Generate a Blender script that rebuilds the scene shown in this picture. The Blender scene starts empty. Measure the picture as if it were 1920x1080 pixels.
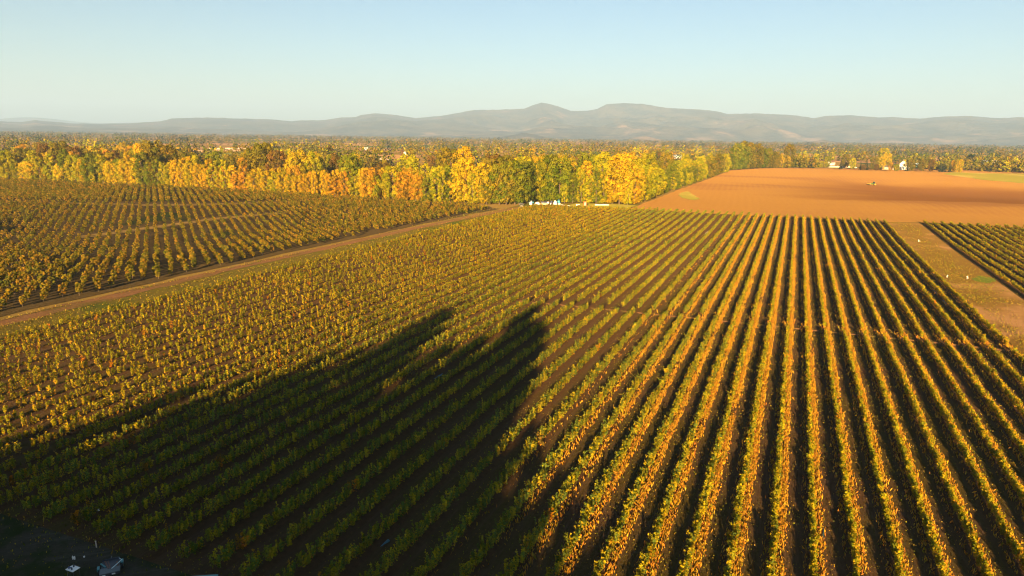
import bpy, bmesh, math, random
import numpy as np
from mathutils import Vector, Matrix

S = bpy.context.scene
COL = S.collection
rng = np.random.default_rng(7)
random.seed(7)
R_ = math.radians

# ------------------------------------------------------------------ camera, light, exposure
CAM_H = 33.1
FPX = 1300.0                                   # focal length in pixels of a 1920 wide frame
HL, HR = 241.0, 268.0                          # height of the true horizon at the left and right edge
ROLL = math.atan2(HR - HL, 1920.0)
PITCH = math.atan((540 - (HL + HR) / 2) * math.cos(ROLL) / FPX)
F = np.array([0, math.cos(PITCH), -math.sin(PITCH)])
_r0 = np.array([1.0, 0, 0]); _u0 = np.cross(_r0, F)
RV = math.cos(ROLL) * _r0 + math.sin(ROLL) * _u0
UV = np.cross(RV, F)
cam_d = bpy.data.cameras.new("camera")
cam_d.sensor_width = 36.0
cam_d.lens = FPX / 1920.0 * 36.0
cam_d.clip_start = 1.0
cam_d.clip_end = 80000.0
cam = bpy.data.objects.new("camera", cam_d)
COL.objects.link(cam)
M3 = Matrix((RV, UV, -F)).transposed()
cam.matrix_world = Matrix.Translation((0, 0, CAM_H)) @ M3.to_4x4()
S.camera = cam

SUN_AZ, SUN_EL = 11.6, 11.0                    # the light travels towards this azimuth (from +Y to +X)
SUN_STR = 5.0
SKY_STR = 0.027
EXPOSURE = 2.55
W = bpy.data.worlds.new("World"); S.world = W
W.use_nodes = True
wn = W.node_tree.nodes; wl = W.node_tree.links
bg = wn["Background"]
sky = wn.new("ShaderNodeTexSky")
sky.sky_type = 'NISHITA'
sky.sun_disc = False
sky.sun_elevation = R_(SUN_EL)
sky.sun_rotation = R_(180 + SUN_AZ)
sky.altitude = 50
sky.air_density = 1.0
sky.dust_density = 0.5
sky.ozone_density = 2.6
wl.new(sky.outputs[0], bg.inputs[0])
bg.inputs[1].default_value = SKY_STR
sun_d = bpy.data.lights.new("sun", 'SUN')
sun_d.energy = SUN_STR
sun_d.angle = R_(0.5)
sun_d.color = (1.0, 0.62, 0.26)
sun = bpy.data.objects.new("sun", sun_d)
COL.objects.link(sun)
a, e = R_(SUN_AZ), R_(SUN_EL)
SD = Vector((math.sin(a) * math.cos(e), math.cos(a) * math.cos(e), -math.sin(e)))
sun.rotation_euler = SD.to_track_quat('-Z', 'Y').to_euler()
sun.location = (0, -100, 120)
S.view_settings.view_transform = 'Standard'
S.view_settings.look = 'None'
S.view_settings.exposure = EXPOSURE
S.view_settings.gamma = 1.0
S.render.engine = 'CYCLES'
cy = S.cycles
cy.use_denoising = True
cy.denoiser = 'OPENIMAGEDENOISE'
cy.pixel_filter_type = 'BLACKMAN_HARRIS'
cy.filter_width = 1.15
cy.max_bounces = 4
cy.diffuse_bounces = 2
cy.glossy_bounces = 1
cy.transmission_bounces = 2
cy.volume_bounces = 1
cy.transparent_max_bounces = 4
cy.caustics_reflective = False
cy.caustics_refractive = False

# ------------------------------------------------------------------ ground shape
_d = F * FPX + RV * (1500 - 960) - UV * (262 - 540)
DV = np.array([_d[0], _d[1]]); DV = DV / np.hypot(*DV)   # along the bush rows
DU = np.array([DV[1], -DV[0]])                            # across the rows, to the right

def sstep(t, a, b):
    t = np.clip((t - a) / (b - a), 0, 1)
    return t * t * (3 - 2 * t)

def zf(x, y):
    x = np.asarray(x, float); y = np.asarray(y, float)
    u = x * DU[0] + y * DU[1]; v = x * DV[0] + y * DV[1]
    z = -3.4 * np.exp(-((x + 150) / 110) ** 2 - ((y - 215) / 60) ** 2) * sstep(-u, 128, 175)
    z = z + 0.9 * sstep(v, 245, 330) * sstep(u, -125, -60) * (1 - sstep(v, 330, 420))
    A = sstep(u, -75, 60) * sstep(v, 330, 400) * (1 - sstep(v, 800, 980))
    w = v + 0.10 * u + 16 * np.sin(u / 70.0)
    z = z + A * (1.4 + 2.6 * sstep(u, 0, 120)) * np.cos((w - 418) / 200.0 * math.pi)
    z = z + A * 0.07 * np.sin(w / 31.0 + u / 90.0)
    return z

def ray(px, py):
    return F * FPX + RV * (px - 960) - UV * (py - 540)

def G(px, py, dz=0.0):
    """The point of the ground seen at a pixel of the 1920x1080 photograph."""
    d = ray(px, py); z = 0.0
    for _ in range(12):
        t = (z + dz - CAM_H) / d[2]
        p = d[:2] * t
        z = 0.5 * z + 0.5 * float(zf(p[0], p[1]))
    return np.array([p[0], p[1], float(zf(p[0], p[1]))])

def P(pts):
    v = np.atleast_2d(np.asarray(pts, float)) - np.array([0, 0, CAM_H])
    zc = v @ F
    zz = np.where(np.abs(zc) < 1e-3, 1e-3, zc)
    return 960 + FPX * (v @ RV) / zz, 540 - FPX * (v @ UV) / zz, zc

def inview(x, y, z=0.0, m=150, mb=110):
    px, py, zc = P(np.stack([x, y, np.broadcast_to(z, np.shape(x))], -1))
    return (zc > 5) & (px > -m) & (px < 1920 + m) & (py < 1080 + mb) & (py > -500)

def uv2xy(u, v):
    return u * DU[0] + v * DV[0], u * DU[1] + v * DV[1]

# ------------------------------------------------------------------ names and labels
_ONES = "zeroth first second third fourth fifth sixth seventh eighth ninth tenth eleventh twelfth thirteenth fourteenth fifteenth sixteenth seventeenth eighteenth nineteenth".split()
_TENS = {2: "twent", 3: "thirt", 4: "fort", 5: "fift", 6: "sixt", 7: "sevent", 8: "eight", 9: "ninet"}
def ordinal(n):
    if n < 20: return _ONES[n]
    if n < 100:
        t, o = divmod(n, 10)
        return _TENS[t] + "ieth" if o == 0 else _TENS[t] + "y-" + _ONES[o]
    if n == 100: return "hundredth"
    h, o = divmod(n, 100)
    return ["", "hundred", "two-hundred"][h] + "-and-" + ordinal(o) if o else ["", "hundredth", "two-hundredth"][h]

def tag(o, label=None, cat=None, group=None, kind=None):
    if label: o['label'] = label
    if cat: o['category'] = cat
    if group: o['group'] = group
    if kind: o['kind'] = kind
    return o

def empty(name, loc, rz=0.0, sc=(1, 1, 1)):
    o = bpy.data.objects.new(name, None)
    o.empty_display_size = 0.3
    o.location = loc; o.rotation_euler = (0, 0, rz); o.scale = sc
    COL.objects.link(o)
    return o

# ------------------------------------------------------------------ materials
def new_mat(name):
    m = bpy.data.materials.new(name); m.use_nodes = True
    nt = m.node_tree
    for n in list(nt.nodes): nt.nodes.remove(n)
    out = nt.nodes.new("ShaderNodeOutputMaterial")
    return m, nt, out

def plain(name, col, rough=0.7, var=0.15, scale=3.0, metal=0.0):
    m, nt, out = new_mat(name)
    b = nt.nodes.new("ShaderNodeBsdfPrincipled")
    b.inputs['Roughness'].default_value = rough
    b.inputs['Metallic'].default_value = metal
    tc = nt.nodes.new("ShaderNodeTexCoord")
    nz = nt.nodes.new("ShaderNodeTexNoise"); nz.inputs['Scale'].default_value = scale; nz.inputs['Detail'].default_value = 4
    nt.links.new(tc.outputs['Object'], nz.inputs['Vector'])
    mx = nt.nodes.new("ShaderNodeMix"); mx.data_type = 'RGBA'
    mx.inputs[6].default_value = tuple(c * (1 - var) for c in col) + (1,)
    mx.inputs[7].default_value = tuple(min(1, c * (1 + var)) for c in col) + (1,)
    nt.links.new(nz.outputs[0], mx.inputs[0])
    nt.links.new(mx.outputs[2], b.inputs['Base Color'])
    nt.links.new(b.outputs[0], out.inputs[0])
    return m

def leaf_mat(name, trans=0.22):
    m, nt, out = new_mat(name)
    at = nt.nodes.new("ShaderNodeAttribute"); at.attribute_name = "tint"
    oi = nt.nodes.new("ShaderNodeObjectInfo")
    mul = nt.nodes.new("ShaderNodeMix"); mul.data_type = 'RGBA'; mul.blend_type = 'MULTIPLY'
    mul.inputs[0].default_value = 1.0
    nt.links.new(at.outputs['Color'], mul.inputs[6])
    nt.links.new(oi.outputs['Color'], mul.inputs[7])
    d = nt.nodes.new("ShaderNodeBsdfDiffuse"); t = nt.nodes.new("ShaderNodeBsdfTranslucent")
    nt.links.new(mul.outputs[2], d.inputs[0]); nt.links.new(mul.outputs[2], t.inputs[0])
    mx = nt.nodes.new("ShaderNodeMixShader"); mx.inputs[0].default_value = trans
    nt.links.new(d.outputs[0], mx.inputs[1]); nt.links.new(t.outputs[0], mx.inputs[2])
    nt.links.new(mx.outputs[0], out.inputs[0])
    return m

class NB:
    """Small helper that writes node maths."""
    def __init__(s, name):
        s.m, s.nt, s.out = new_mat(name)
        tc = s.nt.nodes.new("ShaderNodeTexCoord"); s.co = tc.outputs['Object']
    def n(s, t, **kw):
        x = s.nt.nodes.new(t)
        for k, v in kw.items(): setattr(x, k, v)
        return x
    def put(s, sock, v):
        if isinstance(v, bpy.types.NodeSocket): s.nt.links.new(v, sock)
        else: sock.default_value = v
    def math(s, op, a, b=0.0, c=0.0):
        x = s.n("ShaderNodeMath", operation=op)
        s.put(x.inputs[0], a); s.put(x.inputs[1], b); s.put(x.inputs[2], c)
        return x.outputs[0]
    def dot(s, v):
        x = s.n("ShaderNodeVectorMath", operation='DOT_PRODUCT')
        s.put(x.inputs[0], s.co); x.inputs[1].default_value = v
        return x.outputs['Value']
    def vec(s, x, y, z=0.0):
        c = s.n("ShaderNodeCombineXYZ")
        s.put(c.inputs[0], x); s.put(c.inputs[1], y); s.put(c.inputs[2], z)
        return c.outputs[0]
    def noise(s, scale, detail=4, rough=0.55, co=None, dist=0.0):
        x = s.n("ShaderNodeTexNoise")
        x.inputs['Scale'].default_value = scale; x.inputs['Detail'].default_value = detail
        x.inputs['Roughness'].default_value = rough; x.inputs['Distortion'].default_value = dist
        s.nt.links.new(co or s.co, x.inputs['Vector'])
        return x.outputs[0]
    def rng(s, v, a, b, c=0.0, d=1.0, smooth=True):
        x = s.n("ShaderNodeMapRange", interpolation_type='SMOOTHSTEP' if smooth else 'LINEAR')
        s.put(x.inputs[0], v)
        for i, q in zip((1, 2, 3, 4), (a, b, c, d)): x.inputs[i].default_value = q
        return x.outputs[0]
    def mix(s, f, a, b):
        x = s.n("ShaderNodeMix", data_type='RGBA')
        s.put(x.inputs[0], f)
        for k, q in ((6, a), (7, b)):
            if isinstance(q, bpy.types.NodeSocket): s.nt.links.new(q, x.inputs[k])
            else: x.inputs[k].default_value = tuple(q) + (1,)
        return x.outputs[2]
    def mul(s, col, f):
        x = s.n("ShaderNodeVectorMath", operation='SCALE')
        s.nt.links.new(col, x.inputs[0]); s.put(x.inputs['Scale'], f)
        return x.outputs[0]
    def bump(s, h, strength=0.5, dist=0.1):
        x = s.n("ShaderNodeBump")
        x.inputs['Strength'].default_value = strength; x.inputs['Distance'].default_value = dist
        s.nt.links.new(h, x.inputs['Height'])
        return x.outputs[0]
    def done(s, col, normal=None, rough=0.95):
        b = s.n("ShaderNodeBsdfDiffuse")
        b.inputs['Roughness'].default_value = 0.6
        s.nt.links.new(col, b.inputs[0])
        if normal is not None: s.nt.links.new(normal, b.inputs['Normal'])
        s.nt.links.new(b.outputs[0], s.out.inputs[0])
        return s.m

ROW = 3.05
U0 = 34.6                                        # the first row at the dirt strip

def field_mat(name, u0):
    b = NB(name)
    u = b.dot((DU[0], DU[1], 0)); v = b.dot((DV[0], DV[1], 0))
    wob = b.math('MULTIPLY', b.math('SUBTRACT', b.noise(0.25, 3), 0.5), 0.35)
    t = b.math('DIVIDE', b.math('ADD', b.math('SUBTRACT', u, u0), wob), ROW)
    fr = b.math('ABSOLUTE', b.math('SUBTRACT', b.math('FRACT', b.math('ADD', t, 100.5)), 0.5))   # 0 at the row, 0.5 mid alley
    streak = b.noise(1.0, 5, 0.7, b.vec(b.math('MULTIPLY', u, 5.0), b.math('MULTIPLY', v, 0.35)))
    blot = b.noise(0.05, 4, 0.6); fine = b.noise(2.2, 5, 0.7)
    grass = b.mix(fine, (0.024, 0.023, 0.008), (0.100, 0.072, 0.020))
    soil = b.mix(streak, (0.020, 0.016, 0.012), (0.125, 0.072, 0.036))
    alley = b.mix(b.rng(b.math('ADD', b.math('MULTIPLY', blot, 0.7), b.math('MULTIPLY', streak, 0.3)), 0.42, 0.62), grass, soil)
    rut = b.math('MULTIPLY', b.rng(b.math('ABSOLUTE', b.math('SUBTRACT', fr, 0.27)), 0.03, 0.07, 1, 0), 0.5)
    alley = b.mix(rut, alley, soil)
    bed = b.mix(fine, (0.024, 0.018, 0.012), (0.115, 0.063, 0.025))
    col = b.mix(b.rng(b.math('ADD', fr, b.math('MULTIPLY', b.math('SUBTRACT', fine, 0.5), 0.12)), 0.16, 0.24), bed, alley)
    h = b.math('ADD', b.noise(1.6, 6, 0.75), b.math('MULTIPLY', streak, 0.7))
    return b.done(col, b.bump(h, 0.8, 0.25))

def soil_mat(name, c0, c1, c2=None, big=0.02, fine=1.5, bump=0.8, dist=0.3, patch=(0.5, 0.66)):
    b = NB(name)
    f = b.noise(fine, 6, 0.7); g = b.noise(big, 5, 0.6)
    col = b.mix(b.math('ADD', b.math('MULTIPLY', f, 0.6), b.math('MULTIPLY', g, 0.4)), c0, c1)
    if c2 is not None:
        col = b.mix(b.rng(g, patch[0], patch[1]), col, c2)
    return b.done(col, b.bump(f, bump, dist))

def plow_mat():
    b = NB("ploughed_soil")
    u = b.dot((DU[0], DU[1], 0)); v = b.dot((DV[0], DV[1], 0))
    clod = b.noise(0.9, 7, 0.8)
    till = b.n("ShaderNodeTexWave", wave_type='BANDS', bands_direction='X')
    till.inputs['Scale'].default_value = 1.0; till.inputs['Distortion'].default_value = 0.6
    b.nt.links.new(b.vec(b.math('ADD', b.math('MULTIPLY', u, 0.085), b.math('MULTIPLY', v, 0.006)), b.math('MULTIPLY', v, 0.004)), till.inputs['Vector'])
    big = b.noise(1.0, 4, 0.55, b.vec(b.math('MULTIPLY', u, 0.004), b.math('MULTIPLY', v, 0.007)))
    col = b.mix(clod, (0.30, 0.164, 0.040), (0.46, 0.258, 0.066))
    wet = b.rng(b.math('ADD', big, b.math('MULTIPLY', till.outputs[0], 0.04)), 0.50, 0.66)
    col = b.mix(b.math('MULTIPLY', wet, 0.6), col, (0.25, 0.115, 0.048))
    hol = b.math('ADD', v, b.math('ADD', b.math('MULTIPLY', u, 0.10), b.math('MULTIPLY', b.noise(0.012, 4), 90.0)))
    slope_shade = b.math('MULTIPLY', b.math('MULTIPLY', b.rng(hol, 462, 480), b.rng(hol, 660, 740, 1, 0)), b.rng(b.math('ADD', u, b.math('MULTIPLY', b.noise(0.02, 4), 60.0)), 0, 95))
    col = b.mix(b.math('MULTIPLY', slope_shade, 0.85), col, (0.225, 0.098, 0.028))  # slope turned from the sun: its shade painted as a darker soil band
    col = b.mul(col, b.rng(till.outputs[0], 0, 1, 0.985, 1.01, False))
    return b.done(col, b.bump(b.math('ADD', clod, b.math('MULTIPLY', till.outputs[0], 0.01)), 1.0, 1.1))

# ------------------------------------------------------------------ mesh helpers
def mesh_from(name, verts, faces_idx, nper, mat, parent=None, tint=None, smooth=False):
    """faces_idx: (n, nper) array."""
    me = bpy.data.meshes.new(name)
    n = len(faces_idx)
    me.vertices.add(len(verts)); me.vertices.foreach_set("co", np.asarray(verts, np.float32).ravel())
    me.loops.add(n * nper); me.loops.foreach_set("vertex_index", np.asarray(faces_idx, np.int32).ravel())
    me.polygons.add(n)
    me.polygons.foreach_set("loop_start", np.arange(0, n * nper, nper, dtype=np.int32))
    if smooth: me.polygons.foreach_set("use_smooth", np.ones(n, bool))
    if tint is not None:
        at = me.attributes.new("tint", 'FLOAT_COLOR', 'FACE')
        c = np.ones((n, 4), np.float32); c[:, :3] = tint
        at.data.foreach_set("color", c.ravel())
    me.update(calc_edges=True)
    if mat is not None: me.materials.append(mat)
    o = bpy.data.objects.new(name, me)
    COL.objects.link(o)
    if parent is not None: o.parent = parent
    return o

def nrm(v):
    return v / np.maximum(np.linalg.norm(v, axis=-1, keepdims=True), 1e-9)

def leaf_quads(c, n, size, aspect=1.0, up=None):
    """Small leaf-clump faces: centres, normals, sizes -> verts (4N,3), faces (N,4)."""
    N = len(c)
    n = nrm(n)
    ref = up if up is not None else rng.normal(size=(N, 3))
    t = nrm(np.cross(n, ref)); b = np.cross(n, t)
    s = np.broadcast_to(size, (N,))[:, None] * 0.5
    asp = np.broadcast_to(aspect, (N,))[:, None]
    k1 = rng.uniform(0.55, 1.25, (N, 1)); k2 = rng.uniform(0.55, 1.25, (N, 1))
    v = np.empty((N, 4, 3))
    v[:, 0] = c - t * s * k1
    v[:, 1] = c - b * s * asp * k2 * 0.9 + n * s * 0.25
    v[:, 2] = c + t * s * k2
    v[:, 3] = c + b * s * asp * k1 * 1.15 + n * s * 0.15
    return v.reshape(-1, 3), np.arange(4 * N).reshape(-1, 4)

class MB:
    """Collects shaped pieces and links them as one mesh object."""
    def __init__(s): s.bm = bmesh.new()
    def box(s, c, d, rz=0.0, bevel=0.0, rx=0.0, taper=1.0):
        r = bmesh.ops.create_cube(s.bm, size=1.0)['verts']
        m = Matrix.Translation(c) @ Matrix.Rotation(rz, 4, 'Z') @ Matrix.Rotation(rx, 4, 'X')
        for v in r:
            k = taper if v.co.z > 0 else 1.0
            v.co = m @ Vector((v.co.x * d[0] * k, v.co.y * d[1] * k, v.co.z * d[2]))
        if bevel:
            ed = list({e for v in r for e in v.link_edges})
            bmesh.ops.bevel(s.bm, geom=ed, offset=bevel, segments=2, affect='EDGES', profile=0.6)
        return s
    def cyl(s, p0, p1, r0, r1=None, n=10):
        p0 = Vector(p0); p1 = Vector(p1); d = p1 - p0
        r = bmesh.ops.create_cone(s.bm, cap_ends=True, segments=n, radius1=r0, radius2=r0 if r1 is None else r1, depth=d.length)['verts']
        m = Matrix.Translation((p0 + p1) / 2) @ d.to_track_quat('Z', 'Y').to_matrix().to_4x4()
        for v in r: v.co = m @ v.co
        return s
    def ell(s, c, r, n=12, sub=None):
        q = bmesh.ops.create_uvsphere(s.bm, u_segments=n, v_segments=max(6, n // 2), radius=1.0)['verts']
        for v in q: v.co = Vector((c[0] + v.co.x * r[0], c[1] + v.co.y * r[1], c[2] + v.co.z * r[2]))
        return s
    def prism(s, pts, y0, y1):
        """Polygon in x,z swept from y0 to y1."""
        A = [s.bm.verts.new((p[0], y0, p[1])) for p in pts]
        B = [s.bm.verts.new((p[0], y1, p[1])) for p in pts]
        s.bm.faces.new(A); s.bm.faces.new(list(reversed(B)))
        k = len(pts)
        for i in range(k):
            s.bm.faces.new((A[i], B[i], B[(i + 1) % k], A[(i + 1) % k]))
        return s
    def build(s, name, mat, parent=None, loc=None, rz=0.0, smooth=False):
        bmesh.ops.recalc_face_normals(s.bm, faces=s.bm.faces[:])
        me = bpy.data.meshes.new(name); s.bm.to_mesh(me); s.bm.free()
        me.materials.append(mat)
        if smooth:
            me.polygons.foreach_set("use_smooth", np.ones(len(me.polygons), bool))
        o = bpy.data.objects.new(name, me); COL.objects.link(o)
        if parent is not None: o.parent = parent
        if loc is not None: o.location = loc
        o.rotation_euler = (0, 0, rz)
        return o

def sheet(name, poly, cell, dz, mat, jitter=0.0):
    """A flat polygon cut into cells and laid on the ground shape."""
    pts = []
    k = len(poly)
    for i in range(k):
        p = np.array(poly[i][:2], float); q = np.array(poly[(i + 1) % k][:2], float)
        L = np.linalg.norm(q - p); m = max(1, int(L / (cell * 0.8))) if jitter else 1
        nn = np.array([-(q - p)[1], (q - p)[0]]) / max(L, 1e-6)
        for j in range(m):
            o = nn * (rng.normal() * jitter if j else 0)
            pts.append(p + (q - p) * j / m + o)
    bm = bmesh.new()
    bm.faces.new([bm.verts.new((p[0], p[1], 0)) for p in pts])
    A = np.array(pts)
    for ax in (0, 1):
        lo, hi = A[:, ax].min(), A[:, ax].max()
        for c in np.arange(math.ceil(lo / cell) * cell, hi, cell):
            co = [0, 0, 0]; no = [0, 0, 0]; co[ax] = c; no[ax] = 1
            bmesh.ops.bisect_plane(bm, geom=bm.verts[:] + bm.edges[:] + bm.faces[:], plane_co=co, plane_no=no)
    bmesh.ops.triangulate(bm, faces=[f for f in bm.faces if len(f.verts) > 4])
    for v in bm.verts: v.co.z = float(zf(v.co.x, v.co.y)) + dz
    bmesh.ops.recalc_face_normals(bm, faces=bm.faces[:])
    for f in bm.faces:
        if f.normal.z < 0: f.normal_flip()
    me = bpy.data.meshes.new(name); bm.to_mesh(me); bm.free()
    me.materials.append(mat)
    me.polygons.foreach_set("use_smooth", np.ones(len(me.polygons), bool))
    o = bpy.data.objects.new(name, me); COL.objects.link(o)
    return tag(o, kind='structure')

def grid_mesh(name, X, Y, Z, mat):
    ny, nx = X.shape
    v = np.stack([X, Y, Z], -1).reshape(-1, 3)
    i = np.arange(ny * nx).reshape(ny, nx)
    f = np.stack([i[:-1, :-1], i[:-1, 1:], i[1:, 1:], i[1:, :-1]], -1).reshape(-1, 4)
    return mesh_from(name, v, f, 4, mat, smooth=True)

# ------------------------------------------------------------------ the setting
# ground to the horizon
rr = np.concatenate([[0.5], np.geomspace(8, 60000, 300)])
th = np.linspace(0, 2 * math.pi, 361)
Rr, Th = np.meshgrid(rr, th, indexing='ij')
Xg, Yg = Rr * np.sin(Th), Rr * np.cos(Th)
b = NB("far_farmland")
pv = b.n("ShaderNodeTexVoronoi"); pv.inputs['Scale'].default_value = 0.004
b.nt.links.new(b.co, pv.inputs['Vector'])
n1 = b.noise(0.3, 5, 0.7)
cfar = b.mix(n1, (0.10, 0.075, 0.022), (0.17, 0.118, 0.036))
sep = b.n("ShaderNodeSeparateColor"); b.nt.links.new(pv.outputs['Color'], sep.inputs[0])
cfar = b.mix(b.rng(sep.outputs[0], 0.55, 0.6), cfar, (0.24, 0.15, 0.07))
cfar = b.mix(b.rng(sep.outputs[1], 0.75, 0.8), cfar, (0.07, 0.09, 0.02))
ground = grid_mesh("ground", Xg, Yg, zf(Xg, Yg) - 0.10, b.done(cfar, b.bump(n1, 0.6, 0.4)))
for p_ in (ground.data,):
    p_.flip_normals() if p_.polygons[0].normal.z < 0 else None
tag(ground, kind='structure')

# the bush field, its beds raised as low mounds
def bed_sheet(name, u0, ua, ub, va, vb, mat, dz=0.0):
    us = np.arange(ua, ub + 0.01, ROW / 8); vs = np.arange(va, vb + 0.01, 4.0)
    V, U = np.meshgrid(vs, us, indexing='ij')
    X, Y = uv2xy(U, V)
    ph = np.abs(((U - u0) / ROW + 100.5) % 1.0 - 0.5)
    edge = np.clip(np.minimum(np.minimum(U - ua, ub - U), np.minimum(V - va, vb - V)) / 3.0, 0, 1)
    Z = zf(X, Y) + dz + 0.22 * (1 - sstep(ph, 0.08, 0.26)) * edge
    o = grid_mesh(name, X, Y, Z, mat)
    return tag(o, kind='structure')
M_FIELD = field_mat("field_soil", U0)
bed_sheet("bush_field", U0, -116.6, 36.2, 34.5, 316.5, M_FIELD)
U1 = 49.5
M_FIELD2 = field_mat("far_field_soil", U1)
bed_sheet("neighbour_field", U1, 47.9, 190.0, 90.0, 324.0, M_FIELD2)

def UVp(*uv): return [uv2xy(u, v) for u, v in uv]
def track_mat():
    b = NB("track_dirt")
    u = b.dot((DU[0], DU[1], 0)); v = b.dot((DV[0], DV[1], 0))
    st = b.noise(1.0, 5, 0.65, b.vec(b.math('MULTIPLY', u, 1.1), b.math('MULTIPLY', v, 0.05)))
    f = b.noise(1.6, 6, 0.75); g = b.noise(0.12, 4)
    col = b.mix(f, (0.085, 0.048, 0.024), (0.215, 0.118, 0.056))
    col = b.mix(b.rng(b.math('ADD', b.math('MULTIPLY', st, 0.7), b.math('MULTIPLY', g, 0.3)), 0.50, 0.60), col, (0.085, 0.072, 0.018))
    return b.done(col, b.bump(f, 0.9, 0.3))
M_TRACK = track_mat()
M_VERGE = soil_mat("verge_grass", (0.050, 0.048, 0.010), (0.135, 0.105, 0.022), (0.045, 0.065, 0.010), 0.05, 1.6)
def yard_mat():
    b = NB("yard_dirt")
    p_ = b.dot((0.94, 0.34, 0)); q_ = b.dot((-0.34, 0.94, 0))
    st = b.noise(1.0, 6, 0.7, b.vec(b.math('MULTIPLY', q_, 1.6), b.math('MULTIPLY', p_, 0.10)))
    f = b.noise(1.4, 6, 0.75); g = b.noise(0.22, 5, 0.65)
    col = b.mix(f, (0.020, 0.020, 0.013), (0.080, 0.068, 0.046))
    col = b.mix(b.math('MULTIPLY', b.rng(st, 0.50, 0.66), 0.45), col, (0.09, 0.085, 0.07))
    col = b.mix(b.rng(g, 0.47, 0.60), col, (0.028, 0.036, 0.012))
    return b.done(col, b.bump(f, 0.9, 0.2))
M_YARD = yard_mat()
M_STRIP = soil_mat("strip_dirt", (0.070, 0.050, 0.011), (0.20, 0.120, 0.032), (0.235, 0.14, 0.066), 0.035, 1.1)
M_ORCH = soil_mat("orchard_floor", (0.024, 0.022, 0.010), (0.095, 0.066, 0.028), (0.026, 0.036, 0.009), 0.03, 0.9, patch=(0.54, 0.66))
M_LANE = soil_mat("lane_dirt", (0.10, 0.075, 0.026), (0.19, 0.13, 0.05), None)
sheet("grass_verge", UVp((-127, 30), (-116.6, 30), (-116.6, 316.5), (-70, 317.5), (-70, 345), (-124, 345)), 6, -0.02, M_VERGE, 0.3)
sheet("dirt_track", UVp((-126.6, 30), (-123.6, 30), (-124.0, 90), (-126.0, 130), (-125.0, 160), (-123.6, 220), (-119.6, 285), (-112, 308), (-72, 318), (-70, 322), (-108, 318), (-117, 312), (-123.5, 300), (-127.5, 220), (-129, 160), (-129, 100)), 5, 0.03, M_TRACK, 0.35)
ORCH_POLY = UVp((-129, 25), (-131, 100), (-131, 160), (-129.5, 220), (-126, 296), (-150, 309), (-235, 308), (-345, 312), (-540, 296), (-540, 25))
sheet("orchard_floor", ORCH_POLY, 7, 0.0, M_ORCH, 0.5)
lane1 = [G(-60, 376), G(20, 377), G(200, 381), G(300, 383.5), G(420, 381), G(560, 377), G(556, 379.5), G(420, 384.5), G(300, 387), G(200, 384), G(20, 380), G(-60, 379)]
sheet("orchard_lane", lane1, 6, 0.05, M_LANE, 0.3)
lane2 = [G(150, 442), G(240, 431), G(400, 409), G(540, 397.5), G(545, 399.5), G(405, 412.5), G(245, 435), G(150, 447)]
sheet("orchard_lane", lane2, 6, 0.05, M_LANE, 0.3)
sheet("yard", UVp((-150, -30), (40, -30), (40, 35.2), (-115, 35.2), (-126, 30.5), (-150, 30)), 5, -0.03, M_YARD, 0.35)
sheet("dirt_strip", UVp((36.2, 60), (47.9, 60), (47.9, 322), (36.2, 318)), 4, 0.0, M_STRIP, 0.0)
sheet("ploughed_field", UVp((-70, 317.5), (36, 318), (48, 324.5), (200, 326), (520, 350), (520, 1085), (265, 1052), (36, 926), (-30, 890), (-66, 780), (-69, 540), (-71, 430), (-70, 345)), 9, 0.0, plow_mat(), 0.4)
M_GREEN = soil_mat("young_crop_green", (0.13, 0.13, 0.02), (0.22, 0.20, 0.04), (0.28, 0.22, 0.06), 0.02, 0.3)
sheet("young_crop", [G(1768, 326.5), G(1790, 330), G(1840, 337), G(1920, 344), G(2080, 354), G(2150, 334), G(1920, 325.5), G(1830, 324.6)], 10, 0.08, M_GREEN, 0.5)
sheet("grass_patch", [G(1278, 361), G(1290, 359), G(1299, 365), G(1312, 372), G(1308, 376), G(1288, 374), G(1274, 369)], 4, 0.08, M_GREEN, 0.8)
sheet("clearing", [G(1062, 386), G(1080, 381), G(1170, 383.5), G(1196, 386), G(1168, 391), G(1100, 389)], 4, 0.06, M_GREEN, 0.4)
# farmland seen through the far trees
M_PALE = soil_mat("pale_stubble", (0.30, 0.20, 0.12), (0.45, 0.31, 0.19), None, 0.01, 0.2)
M_MEAD = soil_mat("meadow", (0.09, 0.11, 0.02), (0.14, 0.15, 0.03), None, 0.01, 0.2)
M_TAN = soil_mat("tan_field", (0.20, 0.125, 0.05), (0.27, 0.17, 0.07), None, 0.01, 0.2)
sheet("stubble_field", [G(365, 285), G(455, 283.5), G(470, 280), G(360, 281)], 25, 0.1, M_PALE, 1)
sheet("meadow", [G(398, 292), G(460, 291), G(458, 284), G(396, 285)], 25, 0.1, M_MEAD, 1)
sheet("tan_field", [G(655, 297), G(760, 298), G(800, 292), G(650, 287)], 25, 0.1, M_TAN, 1)

# mountains: ridge line of the skyline, given its own distance and depth
SKY = [(-300, 226), (-100, 229), (0, 227), (40, 229), (65, 224.5), (85, 227), (103, 228), (130, 231), (185, 232), (240, 231), (300, 227), (323, 222), (367, 220), (420, 220.7), (450, 222), (500, 223), (547, 227), (567, 225), (607, 225), (640, 220), (668, 219), (677, 215), (703, 212), (740, 215), (780, 221), (827, 217), (887, 206), (940, 205), (983, 203), (1004, 195), (1015, 191.5), (1028, 194), (1047, 199), (1070, 207), (1100, 207.5), (1120, 204), (1137, 195), (1167, 192.5), (1205, 194), (1250, 202), (1280, 203), (1330, 206), (1353, 210), (1363, 213), (1417, 212), (1467, 214), (1493, 216), (1527, 221), (1547, 217), (1593, 215.5), (1627, 218), (1647, 220), (1673, 219), (1727, 222), (1767, 218), (1813, 216.5), (1873, 221), (1920, 219), (2020, 214), (2200, 222)]
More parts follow.
